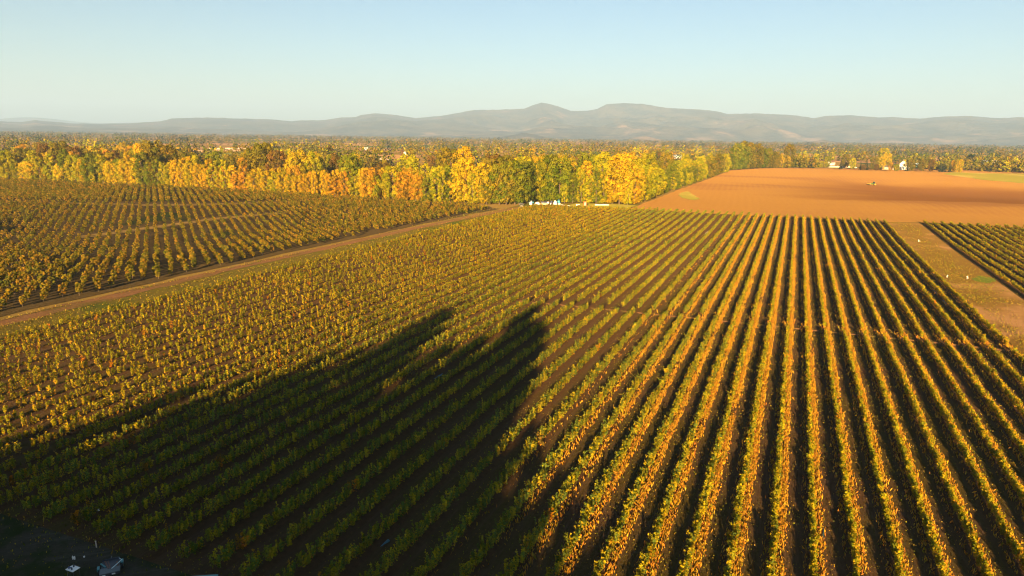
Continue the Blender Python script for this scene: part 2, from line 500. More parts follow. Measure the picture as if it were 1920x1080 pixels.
def azel(px, py):
    d = ray(px, py); return math.atan2(d[0], d[1]), d[2] / math.hypot(d[0], d[1])
AE = np.array([azel(*p) for p in SKY])

def vnoise(x, y, seed):
    """Value noise on a lattice, vectorised."""
    xi = np.floor(x).astype(np.int64); yi = np.floor(y).astype(np.int64)
    fx = x - xi; fy = y - yi
    fx = fx * fx * (3 - 2 * fx); fy = fy * fy * (3 - 2 * fy)
    def h(i, j):
        n = (i * 374761393 + j * 668265263 + seed * 974711) & 0x7fffffff
        n = ((n ^ (n >> 13)) * 1274126177) & 0x7fffffff
        return ((n ^ (n >> 16)) & 0xffff) / 65535.0
    return (h(xi, yi) * (1 - fx) + h(xi + 1, yi) * fx) * (1 - fy) + (h(xi, yi + 1) * (1 - fx) + h(xi + 1, yi + 1) * fx) * fy

def fbm(x, y, seed, o=5):
    s = 0; a = 0.5
    for k in range(o):
        s = s + a * vnoise(x * 2 ** k, y * 2 ** k, seed + k); a *= 0.5
    return s

def mountain_mat():
    b = NB("mountain_forest")
    n1 = b.noise(0.0016, 6, 0.65); n2 = b.noise(0.012, 5, 0.7)
    col = b.mix(n2, (0.016, 0.024, 0.022), (0.055, 0.053, 0.042))
    col = b.mix(b.rng(b.noise(0.0028, 6, 0.7), 0.40, 0.62), col, (0.080, 0.073, 0.052))
    cut = b.math('MULTIPLY', b.rng(n1, 0.57, 0.64), b.rng(b.noise(0.0042, 3), 0.42, 0.58))
    col = b.mix(cut, col, (0.16, 0.118, 0.084))
    low = b.n("ShaderNodeSeparateXYZ"); b.nt.links.new(b.co, low.inputs[0])
    lowm = b.math('MULTIPLY', b.rng(low.outputs[2], 60, 190, 1, 0), b.rng(n1, 0.52, 0.66))
    col = b.mix(lowm, col, (0.18, 0.134, 0.098))
    return b.done(col, b.bump(n2, 0.8, 60.0))
M_MTN = mountain_mat()
def mountains(name, az0, az1, r0, rp, r1, hfun, seed, na=1300, nr=190, amp=0.8):
    az = np.linspace(az0, az1, na); rad = np.linspace(r0, r1, nr)
    Rd, Az = np.meshgrid(rad, az, indexing='ij')
    X, Y = Rd * np.sin(Az), Rd * np.cos(Az)
    top = hfun(Az)                                     # height of the ridge seen at the distance rp
    t = np.where(Rd < rp, (Rd - r0) / (rp - r0), 1 + (Rd - rp) / (r1 - rp))
    prof = np.where(t < 1, 0.22 * t + 0.78 * np.maximum(t, 0) ** 1.9, np.clip(1 - 0.5 * np.maximum(t - 1, 0) ** 1.2, 0, 1))
    n = fbm(X / 1500, Y / 1500, seed) - 0.5
    rg = 1 - np.abs(2 * fbm(X / 1900 + 7, Y / 1900, seed + 20, 5) - 1)
    k = np.clip(np.minimum(t * 2.2, (1 - t) * 2.5), 0, 1)
    Z = top * np.clip(prof + k * amp * (n + 0.9 * (rg - 0.75)), 0, 1)
    # never let a spur in front stand above the skyline it leads up to
    Z = np.where(Rd < rp, np.minimum(Z, CAM_H + (top - CAM_H) * Rd / rp * 0.99), np.minimum(Z, CAM_H + (top - CAM_H) * Rd / rp - 8))
    Z[0] = -5
    o = grid_mesh(name, X, Y, Z, M_MTN)
    if o.data.polygons[5].normal.z < 0: o.data.flip_normals()
    return tag(o, kind='structure')
RP = 12500.0
def h_main(az):
    h = CAM_H + np.interp(az, AE[:, 0], AE[:, 1]) * RP
    return h + 10 * (fbm(az * 160, az * 0 + 3, 5, 4) - 0.5) + 0 * az
mountains("mountains", R_(-42), R_(42), 7800, RP, 15500, h_main, 3)
def h_back(az):
    px = 960 + 1300 * np.tan(az)
    el = 0.0085 + 0.0052 * np.exp(-((px - 565) / 160) ** 2) + 0.004 * np.exp(-((px - 100) / 90) ** 2) + 0.0015 * np.sin(px / 37.0)
    return CAM_H + el * 22000
mountains("far_mountains", R_(-42), R_(12), 17500, 22000, 24000, h_back, 11, 300, 40, 0.1)
def foothill(px, wpx, pytop, r):
    azc, el = azel(px, pytop)
    x0, y0 = r * math.sin(azc), r * math.cos(azc)
    hw = wpx / 1300 * r
    g = np.linspace(-1, 1, 60)
    A, B = np.meshgrid(g, g, indexing='ij')
    X = x0 + B * hw * 1.2; Y = y0 + A * hw
    d = np.sqrt(A ** 2 + B ** 2)
    Z = (CAM_H + el * r) * np.clip(1 - d, 0, 1) ** 1.15 * (0.75 + 0.5 * fbm(X / 300, Y / 300, int(px))) - 4
    o = grid_mesh("foothill", X, Y, Z, M_MTN)
    if o.data.polygons[5].normal.z < 0: o.data.flip_normals()
    return tag(o, kind='structure')
foothill(985, 62, 247, 7000)
foothill(1545, 50, 261, 6600)
foothill(1210, 45, 254, 7200)

# ------------------------------------------------------------------ the bush rows
LEAF = leaf_mat("bush_leaves", 0.14)
TREE_LEAF = leaf_mat("tree_leaves", 0.20)
BARK = plain("bark", (0.10, 0.075, 0.05), 0.9, 0.3, 6)
BARK_PALE = plain("pale_bark", (0.14, 0.11, 0.08), 0.9, 0.3, 4)

def colmix(n, pal, wts):
    pal = np.array(pal); idx = rng.choice(len(pal), n, p=np.array(wts) / np.sum(wts))
    return pal[idx] * rng.uniform(0.7, 1.3, (n, 1))

def bush_row(u, va, vb, label, group, full, gaps=(), red=0.0):
    """One row of bushes along the field. full 1 = closed hedge, 0 = separate young bushes."""
    mid = float(np.clip((u + 75) / 15, 0, 1) * np.clip((5 - u) / 25, 0, 1))     # the broad old bushes in the middle of the field
    bs = []
    v = va + rng.uniform(0, 0.5)
    while v < vb:
        bs.append(v); v += rng.uniform(0.62, 0.92)
    bs = np.array(bs)
    for g0, g1 in gaps: bs = bs[(bs < g0) | (bs > g1)]
    x, y = uv2xy(u, bs)
    keep = inview(x, y, 0.6, 140, 90)
    bs = bs[keep]
    if len(bs) < 40: return None
    vig = fbm(bs / 7.0 + u * 3.3, bs * 0 + u * 1.7, 9, 3) * 1.6 - 0.3     # vigour along the row
    keep = rng.uniform(size=len(bs)) < (0.70 + 0.28 * full + 0.15 * mid + 0.15 * vig)
    bs, vig = bs[keep], vig[keep]
    nb = len(bs)
    bu = u + rng.normal(0, 0.06, nb)
    x, y = uv2xy(bu, bs); z = zf(x, y) + 0.18
    dist = P(np.stack([x, y, z], -1))[2]
    H = (1.05 + 0.20 * full + 0.10 * mid) + 0.12 * (rng.uniform(size=nb) < 0.12) * 3 * rng.uniform(0.3, 1, nb) + 0.24 * rng.normal(0, 1, nb) * (1 - 0.45 * full) + 0.35 * (vig - 0.5)
    H = np.clip(H, 0.5, 2.0)
    Rb = (0.36 - 0.10 * full + 0.18 * mid) * np.clip(H / 1.2, 0.6, 1.3) * rng.uniform(0.85, 1.2, nb)
    size = np.clip(0.10 + dist * 0.00062, 0.12, 0.30)
    cnt = np.clip((9500.0 / (dist / 10.0) ** 2) * (0.7 + 0.3 * full) + 24, 24, 300).astype(int)
    idx = np.repeat(np.arange(nb), cnt)
    N = len(idx)
    # upright shoots that fan out from the crown of each bush
    sh = rng.integers(0, 9, N)
    key = idx * 9 + sh
    ang = (np.sin(key * 12.9898) * 43758.5453) % 1 * 2 * math.pi
    lean = (np.sin(key * 78.233) * 12543.123) % 1
    hgt = 0.72 + 0.34 * ((np.sin(key * 39.425) * 9631.77) % 1)
    t = rng.uniform(0.12, 1.0, N) ** 0.8
    rad = Rb[idx] * (0.15 + 0.95 * lean * t ** 0.7)
    px = x[idx] + np.cos(ang) * rad + rng.normal(0, 0.07, N) * (1.2 - 0.5 * t)
    py = y[idx] + np.sin(ang) * rad + rng.normal(0, 0.07, N)
    pz = z[idx] + H[idx] * hgt * t
    c = np.stack([px, py, pz], -1)
    n = np.stack([np.cos(ang), np.sin(ang), rng.uniform(-0.1, 0.9, N)], -1) + rng.normal(0, 0.55, (N, 3))
    vv, ff = leaf_quads(c, n, size[idx] * rng.uniform(0.7, 1.3, N), 1.0)
    sel = lambda pal, w, k=0.0: np.array(pal)[np.searchsorted(np.cumsum(w) / np.sum(w), np.clip((np.sin(key * 27.17 + k) * 7919.33) % 1, 0, 0.9999))] * rng.uniform(0.85, 1.15, (N, 1))
    col = sel([(0.225, 0.205, 0.007), (0.130, 0.150, 0.008), (0.34, 0.250, 0.007), (0.34, 0.185, 0.010), (0.22, 0.080, 0.015)],
                 [4, 3, 2.4, 0.6 + 0.6 * red, 0.03 + red * 0.10])
    if mid > 0:
        gsel = ((np.sin(key * 51.3) * 3571.7) % 1) < mid * 0.85
        col[gsel] = sel([(0.085, 0.125, 0.020), (0.16, 0.170, 0.013), (0.32, 0.255, 0.009)], [3, 3, 2], 1.3)[gsel]
    low = (t < 0.50 + 0.12 * rng.normal(size=N)) & (rng.uniform(size=N) < 0.72 * full * (1 - 0.75 * mid))      # rusty lower leaves
    col[low] = sel([(0.42, 0.205, 0.014), (0.31, 0.140, 0.016), (0.30, 0.20, 0.012)], [3, 2, 2], 2.1)[low]
    bt = rng.uniform(0.75, 1.2, nb)
    rd = (rng.uniform(size=nb) < 0.006 + 0.02 * red)
    col = col * bt[idx][:, None]
    col[rd[idx]] *= np.array([1.35, 0.70, 0.9])
    o = mesh_from("bush_row", vv, ff, 4, LEAF, tint=col)
    return tag(o, label, "bush row", group)

GAP1, GAP2 = (128.4, 131.6), (198.6, 199.6)
main_us = [U0 - ROW * i for i in range(50)]
for i, u in enumerate(main_us):
    full = float(np.clip((u + 112) / 70, 0.26, 1.0))
    red = float(np.clip((-u - 60) / 40, 0, 1)) * 0.6 + 0.25 * float(np.clip((u - 15) / 15, 0, 1))
    va = 35.2 if u > -60 else 31.0
    vb = 316.0 + (u + 120) * 0.01
    left_no = len(main_us) - i
    if i < 26:
        lab = "green hedge-like bush row, %s from the bare dirt strip with white valve posts" % ordinal(i + 1) if i else "sparse reddish bush row edging the bare dirt strip with white valve posts"
    else:
        lab = "broken row of low bushes, %s from the dirt track beside the orchard" % ordinal(left_no) if left_no > 1 else "outermost row of low bushes edging the grassy dirt track"
    bush_row(u, va, vb, lab, "bush rows of the main field", full, (GAP1, GAP2) if u > -50 else (), red)
for i in range(44):
    u = U1 + ROW * i
    lab = "low bush row in the right-hand field, %s from the bare dirt strip" % ordinal(i + 1) if i else "low bush row bordering the right side of the bare dirt strip"
    bush_row(u, 100, 322, lab, "bush rows of the right-hand field", 0.62, ((262, 270),) if i > 12 else (), 0.1)

# dry weeds and grass along the beds
DRY = [(0.44, 0.23, 0.016), (0.34, 0.155, 0.018), (0.38, 0.25, 0.025), (0.18, 0.155, 0.012), (0.34, 0.13, 0.025)]
GRN = [(0.16, 0.155, 0.010), (0.22, 0.165, 0.014), (0.10, 0.115, 0.010), (0.26, 0.15, 0.02), (0.28, 0.20, 0.03)]
def weeds(name, label, bands, hmul=1.0, pal=DRY):
    C, N_, S_, A_, T_ = [], [], [], [], []
    for (u, va, vb, per, off, wid) in bands:
        n = int((vb - va) * per)
        v = rng.uniform(va, vb, n)
        patch = fbm(v / 5.0, v * 0 + u + off, 31, 3)
        k = rng.uniform(size=n) < np.clip(patch * 1.9 - 0.25, 0.05, 1)
        v = v[k]; n = len(v)
        uu = u + off + rng.normal(0, wid, n)
        x, y = uv2xy(uu, v)
        ok = inview(x, y, 0.2, 120, 90)
        x, y, v = x[ok], y[ok], v[ok]
        d = P(np.stack([x, y, x * 0], -1))[2]
        ok = rng.uniform(size=len(x)) < np.clip(95.0 / d, 0.10, 1) ** 1.3
        x, y, d = x[ok], y[ok], d[ok]
        n = len(x)
        if n == 0: continue
        h = rng.uniform(0.18, 0.55, n) * hmul
        z = zf(x, y) + 0.10
        C.append(np.stack([x, y, z + h * 0.5], -1))
        an = rng.uniform(0, 2 * math.pi, n)
        N_.append(np.stack([np.cos(an), np.sin(an), rng.uniform(0.0, 0.7, n)], -1))
        S_.append(np.clip(0.07 + d * 0.0006, 0.10, 0.30) * rng.uniform(0.7, 1.3, n)); A_.append(h / np.clip(0.07 + d * 0.0006, 0.1, 0.3))
        T_.append(colmix(n, pal, [3, 2.5, 2, 1.3, 0.8]))
    C = np.concatenate(C); N_ = np.concatenate(N_); S_ = np.concatenate(S_); A_ = np.concatenate(A_); T_ = np.concatenate(T_)
    up = np.tile([0.0, 0, 1.0], (len(C), 1)) + rng.normal(0, 0.25, (len(C), 3))
    # blades stand along 'up': the long side of each face is vertical
    v, f = leaf_quads(C, N_, S_, np.clip(A_, 0.8, 4.0), up=up)
    o = mesh_from(name, v, f, 4, LEAF, tint=T_)
    return tag(o, label, "dry grass", kind='stuff')
bands = []
for u in main_us:
    k = float(np.clip((u + 24) / 24, 0.0, 1))
    bands += [(u, 34, 316, 140 * k, 0.58, 0.19), (u, 34, 316, 16 * k, -0.55, 0.16)]
for i in range(30):
    bands += [(U1 + ROW * i, 100, 322, 14, 0.55, 0.2)]
weeds("dry_weeds", "orange dry weeds and grass growing along both sides of the bush rows", bands)
weeds("bed_grass", "low green weeds filling the beds of the left-hand bush rows", [(u, 34, 316, 9, 0.1, 0.30) for u in main_us if u < -45], 0.8, GRN)
weeds("yard_grass", "sparse low grass tufts on the shaded yard beside the bush row ends", [(u, 22, 37, 9, 0, 0.9) for u in np.arange(-66, -30, 1.4)], 0.45, GRN)
weeds("alley_grass", "short patchy grass and fallen leaves in the alleys between the bush rows", [(u, 34, 250, 8, 1.5, 0.42) for u in main_us if u > -70], 0.28, GRN)
weeds("strip_grass", "rough dry grass growing on the bare dirt strip between the two fields", [(41.5, 170, 318, 90, 0, 2.6), (38.5, 60, 230, 50, 0, 1.0), (42, 60, 318, 20, 0, 2.6), (-117.5, 40, 316, 14, 0, 0.6), (-123.0, 40, 300, 26, 0, 0.55), (-128.0, 40, 300, 22, 0, 0.6), (-120.5, 40, 300, 20, 0, 1.0)], 0.5, GRN)

# the drainage berms that cut across the rows
def berm(name, pts, w, h, mat):
    pts = np.array(pts)
    n = 140
    t = np.linspace(0, 1, n); seg = np.linspace(0, 1, len(pts))
    u = np.interp(t, seg, pts[:, 0]); v = np.interp(t, seg, pts[:, 1])
    prof = [(-1.0, 0.0), (-0.45, 0.8), (0, 1.0), (0.45, 0.75), (1.0, 0.0)]
    X, Y, Z = [], [], []
    for s, k in prof:
        wob = 0.12 * np.sin(t * 60 + s * 3)
        x, y = uv2xy(u, v + s * w + wob)
        X.append(x); Y.append(y); Z.append(zf(x, y) + 0.02 + (h * k) * (0.75 + 0.5 * fbm(t * 40, t * 0 + s * 3, 77, 2)))
    o = grid_mesh(name, np.array(X), np.array(Y), np.array(Z), mat)
    return tag(o, kind='structure')
berm("soil_berm", [(-50, 128.6), (-31, 129.2), (-15, 129.8), (1.4, 130.2), (20, 130.6), (36.0, 130.6)], 0.30, 0.22, M_TRACK)
berm("soil_berm", [(-27, 197.2), (-3, 199), (30, 201)], 0.30, 0.14, M_FIELD)

# ------------------------------------------------------------------ trees
def trunk_mesh(h, r, lean=0.0, limbs=5, seed=0, low=0.35):
    g = np.random.default_rng(seed)
    mb = MB()
    p = Vector((0, 0, -0.3)); n = 4
    last = p
    for i in range(n):
        q = Vector((lean * (i + 1) / n + g.normal() * 0.02 * h, g.normal() * 0.02 * h, h * 0.82 * (i + 1) / n))
        mb.cyl(last, q, r * (1 - 0.22 * i), r * (1 - 0.22 * (i + 1)), 7)
        last = q
    for i in range(limbs):
        z = h * (low + 0.45 * (i + 0.5) / limbs); an = i * 2.4 + g.uniform(0, 0.6)
        L = h * g.uniform(0.14, 0.24)
        b0 = Vector((0, 0, z)); b1 = b0 + Vector((math.cos(an) * L * 0.8, math.sin(an) * L * 0.8, L * 0.75))
        mb.cyl(b0, b1, r * 0.42, r * 0.12, 5)
    return mb

def crown_points(kind, h, rad, n, g, nl, rough=0.32):
    """Leaf centres and outward normals of a crown made of many leaf clumps."""
    cs = []
    for i in range(nl):
        t = (i + g.uniform(0, 1)) / nl
        if kind == 'poplar':
            z = h * (0.02 + 0.92 * t); env = rad * (0.75 + 0.55 * math.sin(math.pi * min(1, 0.10 + t * 0.80))) * g.uniform(0.75, 1.15) * (1.0 if t < 0.85 else 1 - (t - 0.85) * 2.2)
            rc = rad * g.uniform(0.20, 0.44)
        elif kind == 'conifer':
            z = h * (0.06 + 0.92 * t); env = rad * (1.05 - t) ** 0.85
            rc = max(0.25, rad * 0.34 * (1.1 - t))
        elif kind == 'orchard':
            z = h * (0.26 + 0.66 * t); env = rad * (0.45 + 0.65 * math.sin(math.pi * (0.15 + 0.75 * t)))
            rc = rad * g.uniform(0.26, 0.46)
        else:
            z = h * (0.07 + 0.85 * t); env = rad * (0.40 + 0.68 * math.sin(math.pi * min(1.0, 0.10 + t * 0.80)))
            rc = rad * g.uniform(0.17, 0.34)
        an = i * 2.39996 + g.uniform(-0.5, 0.5)
        d = max(0.0, env - rc * 0.6) * math.sqrt(g.uniform(0.30, 1.0))
        if kind == 'poplar': rcz = rc * g.uniform(0.95, 1.6)
        elif kind == 'conifer': rcz = rc * 0.55
        else: rcz = rc * g.uniform(0.7, 1.05)
        cs.append((math.cos(an) * d, math.sin(an) * d, z, rc, rcz))
    cs = np.array(cs)
    w = cs[:, 3] ** 2; idx = g.choice(len(cs), n, p=w / w.sum())
    dirs = nrm(g.normal(size=(n, 3))); dirs[:, 2] = np.where(g.uniform(size=n) < 0.55, np.abs(dirs[:, 2]), dirs[:, 2])
    rr_ = (g.uniform(0.25, 1.0, n) ** 0.4)[:, None]
    off = dirs * rr_ * np.stack([cs[idx, 3], cs[idx, 3], cs[idx, 4]], -1)
    c = cs[idx, :3] + off
    if kind == 'conifer':
        c[:, 2] -= 0.25 * np.hypot(c[:, 0], c[:, 1])
    c[:, 2] = np.clip(c[:, 2], 0.04 * h, h * 1.01)
    nn = dirs + rough * g.normal(size=(n, 3))
    tone = g.uniform(0.70, 1.22, len(cs))[idx]
    return c, nn, tone

def leaf_tint(tone, g, spread=0.12, hue=0.05):
    n = len(tone)
    t = tone[:, None] * g.uniform(1 - spread, 1 + spread, (n, 1)) * np.ones((1, 3))
    t[:, 0] *= g.uniform(1 - hue, 1 + hue, n) * np.clip(0.35 + 0.65 * tone, 0.7, 1.3)
    t[:, 1] *= np.clip(1.15 - 0.15 * tone, 0.9, 1.1)
    return t

def make_tree(name, kind, h, rad, n, lsize, seed, nl, r_tr, bark, limbs=5, low=0.35):
    g = np.random.default_rng(seed)
    root = empty(name, (0, 0, 0))
    c, nn, tone = crown_points(kind, h, rad, n, g, nl)
    v, f = leaf_quads(c, nn, lsize * g.uniform(0.65, 1.35, n), 1.0 if kind != 'conifer' else 0.8)
    mesh_from("crown", v, f, 4, TREE_LEAF, root, tint=leaf_tint(tone, g))
    trunk_mesh(h, r_tr, 0.0, limbs, seed, low).build("trunk", bark, root)
    return root

USED = set()
def place(proto, loc, rz, sc, col, label, cat, group):
    """The first call moves the prototype, later calls copy it with its parts."""
    if proto.name not in USED:
        USED.add(proto.name); o = proto
    else:
        o = proto.copy(); COL.objects.link(o)
        for ch in proto.children:
            c = ch.copy(); COL.objects.link(c); c.parent = o
    o.location = loc; o.rotation_euler = (0, 0, rz); o.scale = sc
    for ch in o.children:
        if ch.name.startswith("crown"): ch.color = tuple(col) + (1,)
    return tag(o, label, cat, group)

# -- orchard
ORCH = [make_tree("orchard_tree", 'orchard', 2.25, 0.60, 1100, 0.19, 100 + i, 15, 0.06, BARK, 5, 0.2) for i in range(6)]
AZR = R_(-27.0)
DR = np.array([math.sin(AZR), math.cos(AZR)]); DP = np.array([DR[1], -DR[0]])
def in_poly(x, y, poly):
    poly = np.array([p[:2] for p in poly]); inside = np.zeros(len(x), bool)
    j = len(poly) - 1
    for i in range(len(poly)):
        xi, yi = poly[i]; xj, yj = poly[j]
        c = ((yi > y) != (yj > y)) & (x < (xj - xi) * (y - yi) / (yj - yi + 1e-12) + xi)
        inside ^= c; j = i
    return inside
ii, jj = np.meshgrid(np.arange(-150, 150), np.arange(-50, 260), indexing='ij')
ii = ii.ravel(); jj = jj.ravel()
bx = -85 + ii * 2.9 * DP[0] + jj * 3.1 * DR[0]; by = 150 + ii * 2.9 * DP[1] + jj * 3.1 * DR[1]
inner = [tuple(p) for p in UVp((-132.5, 25), (-133.5, 100), (-133.0, 160), (-131.5, 220), (-129, 293), (-150, 303), (-235, 302), (-345, 306), (-540, 290), (-540, 25))]
ok = in_poly(bx, by, inner) & inview(bx, by, 1.5, 110, 60)
ok &= ~in_poly(bx, by, lane1) & ~in_poly(bx, by, lane2)
ii, jj, bx, by = ii[ok], jj[ok], bx[ok], by[ok]
# the open patch and thin trees near the middle of the track
hole = in_poly(bx, by, [G(640, 440), G(760, 428), G(740, 446), G(660, 462)])
miss = rng.uniform(size=len(bx)) < np.where(hole, 0.55, 0.045)
ii, jj, bx, by = ii[~miss], jj[~miss], bx[~miss], by[~miss]
bx = bx + rng.normal(0, 0.22, len(bx)); by = by + rng.normal(0, 0.22, len(by))
zc = P(np.stack([bx, by, bx * 0], -1))[2]
order = np.argsort(zc)
fi = np.zeros(len(bx), bool)
vis = inview(bx, by, 1.0, 0, 0)
cand = [k for k in order if vis[k]][:300]
fi[cand] = True
def orch_col():
    c = np.array([(0.20, 0.145, 0.010), (0.165, 0.140, 0.010), (0.22, 0.14, 0.012), (0.13, 0.125, 0.010)][random.choices(range(4), (4, 3, 1.5, 2))[0]])
    return c * random.uniform(0.8, 1.15)
rows_i = sorted(set(ii[fi]))
row_no = {r: k + 1 for k, r in enumerate(rows_i)}
pos_in = {}
for k in order:
    s = random.uniform(0.8, 1.22)
    if hole[~miss][k]: s *= 0.7
    if fi[k]:
        r = row_no[ii[k]]; pos_in[r] = pos_in.get(r, 0) + 1
        place(ORCH[random.randrange(6)], (bx[k], by[k], float(zf(bx[k], by[k]))), random.uniform(0, 6.28), (s, s, s * random.uniform(0.85, 1.12)), orch_col(),
              "orchard tree, %s from the track in the %s row from the left" % (ordinal(pos_in[r]), ordinal(r)), "tree", "orchard trees")
rest = ~fi
C, NN, SZ, TT = [], [], [], []
for k in np.nonzero(rest)[0]:
    g = rng
    far_ = by[k] > 330 - 0.03 * bx[k] * 0 and bx[k] < -100
    h = (2.5 if far_ else 2.15) * rng.uniform(0.8, 1.2); rad = (1.0 if far_ else 0.60) * rng.uniform(0.85, 1.15)
    n = int(np.clip(26000 / zc[k], 60, 190))
    c, nn, tone = crown_points('orchard', h, rad, n, rng, 8)
    c = c + np.array([bx[k], by[k], float(zf(bx[k], by[k]))])
    C.append(c); NN.append(nn); SZ.append(np.full(n, 0.22 + zc[k] * 0.0007)); TT.append(leaf_tint(tone, rng) * orch_col())
v, f = leaf_quads(np.concatenate(C), np.concatenate(NN), np.concatenate(SZ))
tag(mesh_from("orchard_canopy", v, f, 4, TREE_LEAF, tint=np.concatenate(TT)), "farther orchard trees planted in a regular grid up to the yellow windbreak", "trees", kind='stuff')

# -- windbreak of poplars and the mixed trees behind it
POP = [make_tree("poplar_tree", 'poplar', 20.0, 2.9, 4600, 0.45, 200 + i, 44 + 3 * i, 0.26, BARK_PALE, 6, 0.2) for i in range(6)]
BRO = [make_tree("broadleaf_tree", 'broad', 18.0, 6.6, 5600, 0.58, 300 + i, 64, 0.38, BARK, 7, 0.25) for i in range(5)]
CON = [make_tree("conifer_tree", 'conifer', 22.0, 4.2, 3200, 0.55, 400 + i, 60, 0.32, BARK, 3, 0.3) for i in range(3)]
C_YEL, C_GOLD, C_ORG, C_YG, C_GRN, C_OLV, C_BRN, C_DRK, C_RED = (0.41, 0.30, 0.008), (0.43, 0.28, 0.009), (0.40, 0.225, 0.012), (0.30, 0.28, 0.008), (0.14, 0.16, 0.009), (0.165, 0.140, 0.012), (0.15, 0.095, 0.02), (0.026, 0.042, 0.020), (0.24, 0.06, 0.02)
CN = {C_YEL: "yellow", C_GOLD: "golden", C_ORG: "orange", C_YG: "yellow-green", C_GRN: "green", C_OLV: "olive", C_BRN: "russet brown", C_DRK: "dark green", C_RED: "red"}
# colour choices and top heights (pixel rows) along the front of the windbreak
SEG = [(-80, [C_YEL, C_YG], 300), (60, [C_YEL, C_YG, C_YG], 292), (130, [C_YG, C_GRN, C_YEL], 291), (240, [C_YG, C_YEL, C_YEL, C_GRN], 290), (300, [C_OLV, C_YG, C_GRN], 296), (335, [C_GOLD, C_ORG, C_YG, C_YEL], 300), (420, [C_GOLD, C_ORG, C_GOLD, C_YEL, C_ORG, C_YG], 304), (515, [C_YEL, C_YG, C_YEL], 318), (570, [C_ORG, C_GOLD, C_GOLD, C_YEL], 316), (700, [C_ORG, C_GOLD, C_ORG, C_YEL, C_YG], 315), (770, [C_GOLD, C_ORG], 309), (805, [C_YG, C_GRN, C_YG], 309), (880, [C_YG, C_OLV, C_YEL], 306), (925, [C_OLV, C_OLV, C_GRN], 292), (970, [C_GRN, C_GRN], 303), (1030, [C_YG, C_GRN, C_YG], 303), (1090, [C_YG, C_GOLD, C_YEL, C_GRN], 306), (1150, [C_GOLD, C_YEL, C_YG], 306), (1190, [C_GOLD, C_YEL, C_YG, C_YG], 309), (1250, [C_GRN, C_YG], 316), (1300, [C_YG, C_GRN, C_YG], 303), (1340, [C_OLV, C_YG], 292), (1375, [C_OLV, C_OLV, C_GRN], 279), (1425, [C_OLV, C_OLV, C_GRN], 281), (1470, [C_OLV, C_GRN, C_YEL], 296), (1500, [C_YEL, C_YG], 294), (1552, [C_YEL, C_YG], 298)]
def seg_at(px):
    best = min(SEG, key=lambda s: abs(s[0] - px + (0 if s[0] < px else 12)))
    xs = [s[0] for s in SEG]; ys = [s[2] for s in SEG]
    return best[1], float(np.interp(px, xs, ys))
def height_for(p, pytop):
    """Height that brings a tree standing at p up to a row of the photograph."""
    px, py, zc = P([p])
    d = ray(px[0], pytop); hd = math.hypot(p[0], p[1])
    return CAM_H + d[2] / math.hypot(d[0], d[1]) * hd - p[2]
path_px = [(-90, 336), (0, 338.5), (100, 341), (220, 346), (330, 353), (480, 361), (600, 369), (700, 374), (800, 378.5), (900, 383), (960, 384), (1000, 378), (1060, 380), (1120, 381), (1180, 383)]
path2_px = [(1183, 384), (1210, 375), (1240, 363), (1270, 353), (1300, 343), (1335, 331), (1365, 320)]
path3_px = [(1368, 319.5), (1400, 317), (1440, 315.5), (1466, 314.6), (1480, 314.3), (1550, 314.2)]
def along(path, step):
    pts = np.array([G(*p)[:2] for p in path])
    L = np.concatenate([[0], np.cumsum(np.linalg.norm(np.diff(pts, axis=0), axis=1))])
    s = np.arange(0, L[-1], step) + rng.normal(0, step * 0.18, int(math.ceil(L[-1] / step)))
    x = np.interp(s, L, pts[:, 0]); y = np.interp(s, L, pts[:, 1])
    return np.stack([x, y], -1)
wb = []
for k, (path, step, back) in enumerate([(path_px, 4.1, 0), (path_px, 5.6, 6), (path2_px, 6.0, 0), (path2_px, 9.0, 7), (path3_px, 6.5, 0), (path3_px, 8, 8)]):
    for p in along(path, step):
        q = p / np.linalg.norm(p)
        off = np.array([-0.9, 0.45]) if k in (2, 3) else q
        p = p + off * (back + rng.normal(0, 1.0)) + rng.normal(0, 0.5, 2)
        wb.append((p, back, k))
wb.sort(key=lambda t: float(P([(t[0][0], t[0][1], 0)])[0][0]))
cnt = {}
for p, back, k in wb:
    loc = (p[0], p[1], float(zf(p[0], p[1])))
    px = float(P([loc])[0][0])
    pal, top = seg_at(px)
    c = random.choice(pal)
    big = (k in (4, 5) and px < 1450) or 905 < px < 985 or (k in (2, 3) and random.random() < 0.55) or (k in (0, 1) and random.random() < 0.22)
    hh = np.clip(height_for(loc, top + random.gauss(0, 6.5) + (1 if back else 0)) * random.uniform(0.84, 1.08), 8, 31)
    if k == 2: hh *= 0.80 if px > 1230 else 0.95
    if not back and random.random() < 0.18: hh *= 0.72
    cc = np.array(c) * random.uniform(0.82, 1.18)
    key = (CN[c], "b" if back else "f", k // 2)
    cnt[key] = cnt.get(key, 0) + 1
    where = ["windbreak", "field edge", "far grove"][k // 2]
    rowname = "rear of the " if back else "front of the "
    if big:
        proto = BRO[random.randrange(5)]; sh = hh / 18.0; sw = sh * random.uniform(0.75, 1.0)
        lab = "bushy %s tree, %s such from the left at the %s%s" % (CN[c], ordinal(cnt[key]), rowname, where)
    else:
        proto = POP[random.randrange(6)]; sh = hh / 20.0; sw = max(sh, 0.7) * random.uniform(0.8, 1.45)
        lab = "%s poplar, %s such from the left at the %s%s" % (CN[c], ordinal(cnt[key]), rowname, where)
    place(proto, loc, random.uniform(0, 6.28), (sw, sw, sh), cc, lab, "tree", "trees of the windbreaks")

